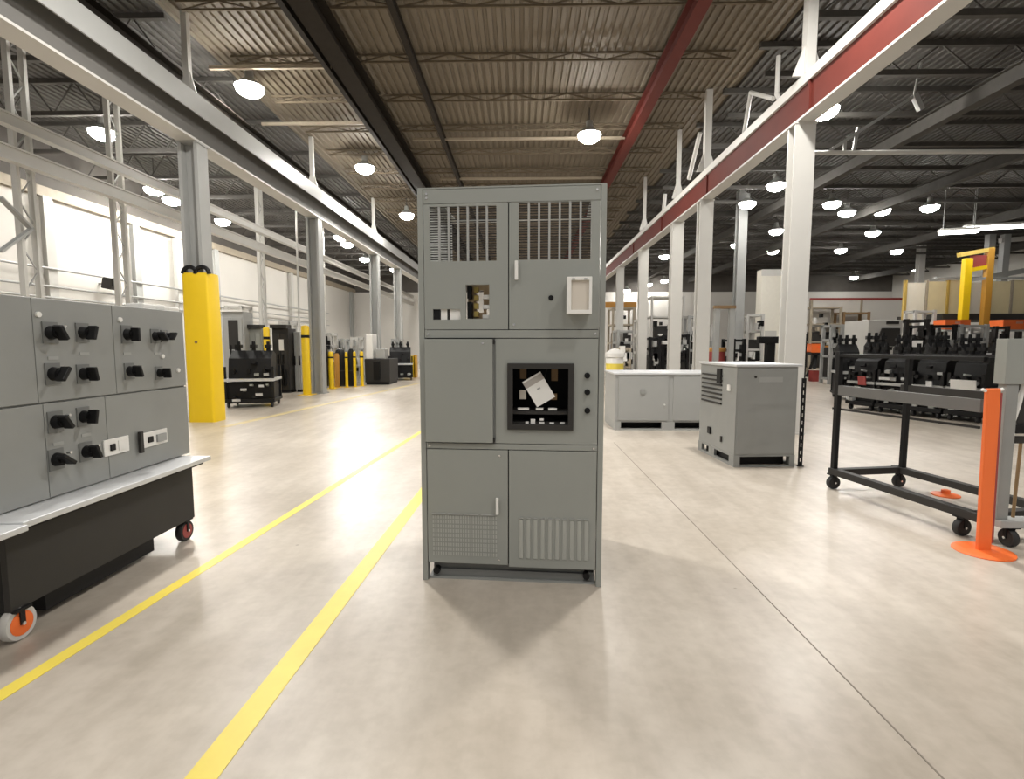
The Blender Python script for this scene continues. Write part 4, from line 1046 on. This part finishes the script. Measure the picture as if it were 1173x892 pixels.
# yellow lift frame
pa, pb2 = vb(1101, 395, 20.4), vb(1128, 395, 20.4)
r = thing('tool_lift', 'tall yellow lift frame standing before the cream panels', 'lift frame', (pa.x, 20.4, 0), 0)
wL = pb2.x-pa.x; hz = lambda py: vb(1100, py, 20.4).z
MB().box(-.14, .14, -.1, .1, 0, hz(296)).build('mast', YELLOW, r, .01)
MB().box(wL-.12, wL+.12, .0, .2, 0, hz(284)).build('mast', mat('amber steel', (.50, .25, .03), .5), r, .01, label='amber brown mast')
MB().bar((-.35, 0, hz(292)), (wL+.1, .1, hz(285)), .16).build('top_beam', mat('dull yellow steel', (.62, .45, .10), .5), r)
MB().bar((0, 0, hz(310)), (wL, .1, hz(305)), .14).build('cross_beam', YELLOW, r)
MB().bar((0, 0, hz(322)), (wL, .1, hz(318)), .10).build('cross_beam', STEELG, r)
MB().box(.16, wL-.14, .04, .10, hz(306), hz(292)).build('motor_plate', REDB, r)
MB().box(-.3, wL+.3, -.3, .4, 0, .03).build('base_plate', CHAR, r)
for px, w, lab, m in ((1090, .9, 'orange crate under the raised platform beside the lift frame', ORANGE), (1160, 1.2, 'orange crate under the raised platform near the cubicle frame', ORANGE)):
    p = vb(px, 372, 19.5); hC = .36
    st = thing('crate_stand', 'grey stand carrying the ' + lab.replace(' under the raised platform', ''), 'stand', (p.x, 19.5, 0))
    MB().box(-w/2, w/2, -.3, .3, p.z-hC/2-.06, p.z-hC/2).build('table_top', STEELG, st)
    for sx in (-1, 1):
        for sy in (-1, 1): MB().box(sx*(w/2-.05)-.03, sx*(w/2-.05)+.03, sy*.25-.03, sy*.25+.03, 0, p.z-hC/2-.06).build('leg', CHAR, st)
    cr_ = thing('storage_crate', lab, 'crate', (p.x, 19.5, p.z-hC/2))
    MB().holed(-w/2, w/2, 0, hC, -.28, -.25, [[-w*.12, w*.12, hC*.6, hC*.8]]).box(-w/2, w/2, .25, .28, 0, hC).box(-w/2, -w/2+.03, -.25, .25, 0, hC).box(w/2-.03, w/2, -.25, .25, 0, hC).box(-w/2, w/2, -.25, .25, 0, .03).build('crate_shell', m, cr_)
    MB().box(-w*.45, w*.3, -.2, .2, .03, hC*.9).build('contents', mat('pale contents', (.7, .45, .33), .7), cr_)
# grey ducting over the platform
r = thing('air_duct', 'pale grey duct frame over the platform beside the lift frame', 'duct', (0, 23.65, 0))
for px in (1133, 1150): a = vb(px, 330, 23.65); MB().box(a.x-.14, a.x+.14, 0, .25, a.z-.6, vb(px, 268, 23.65).z).build('riser', STEELG, r)
a, b_ = vb(1128, 318, 23.65), vb(1230, 300, 23.65)
MB().bar(a, b_, .22).build('duct', STEELG, r) if False else MB().bar((a.x, .1, a.z), (b_.x, .1, b_.z), .22).build('duct', STEELG, r)
a, b_ = vb(1148, 275, 23.65), vb(1230, 268, 23.65)
MB().bar((a.x, .1, a.z), (b_.x, .1, b_.z), .18).build('duct', STEELW, r)

# ------------------------------------------------------------------ colour management
vs = sc.view_settings
vs.view_transform = 'Standard'; vs.look = 'None'; vs.gamma = 1.0; vs.use_curve_mapping = False
vs.exposure = 0.45
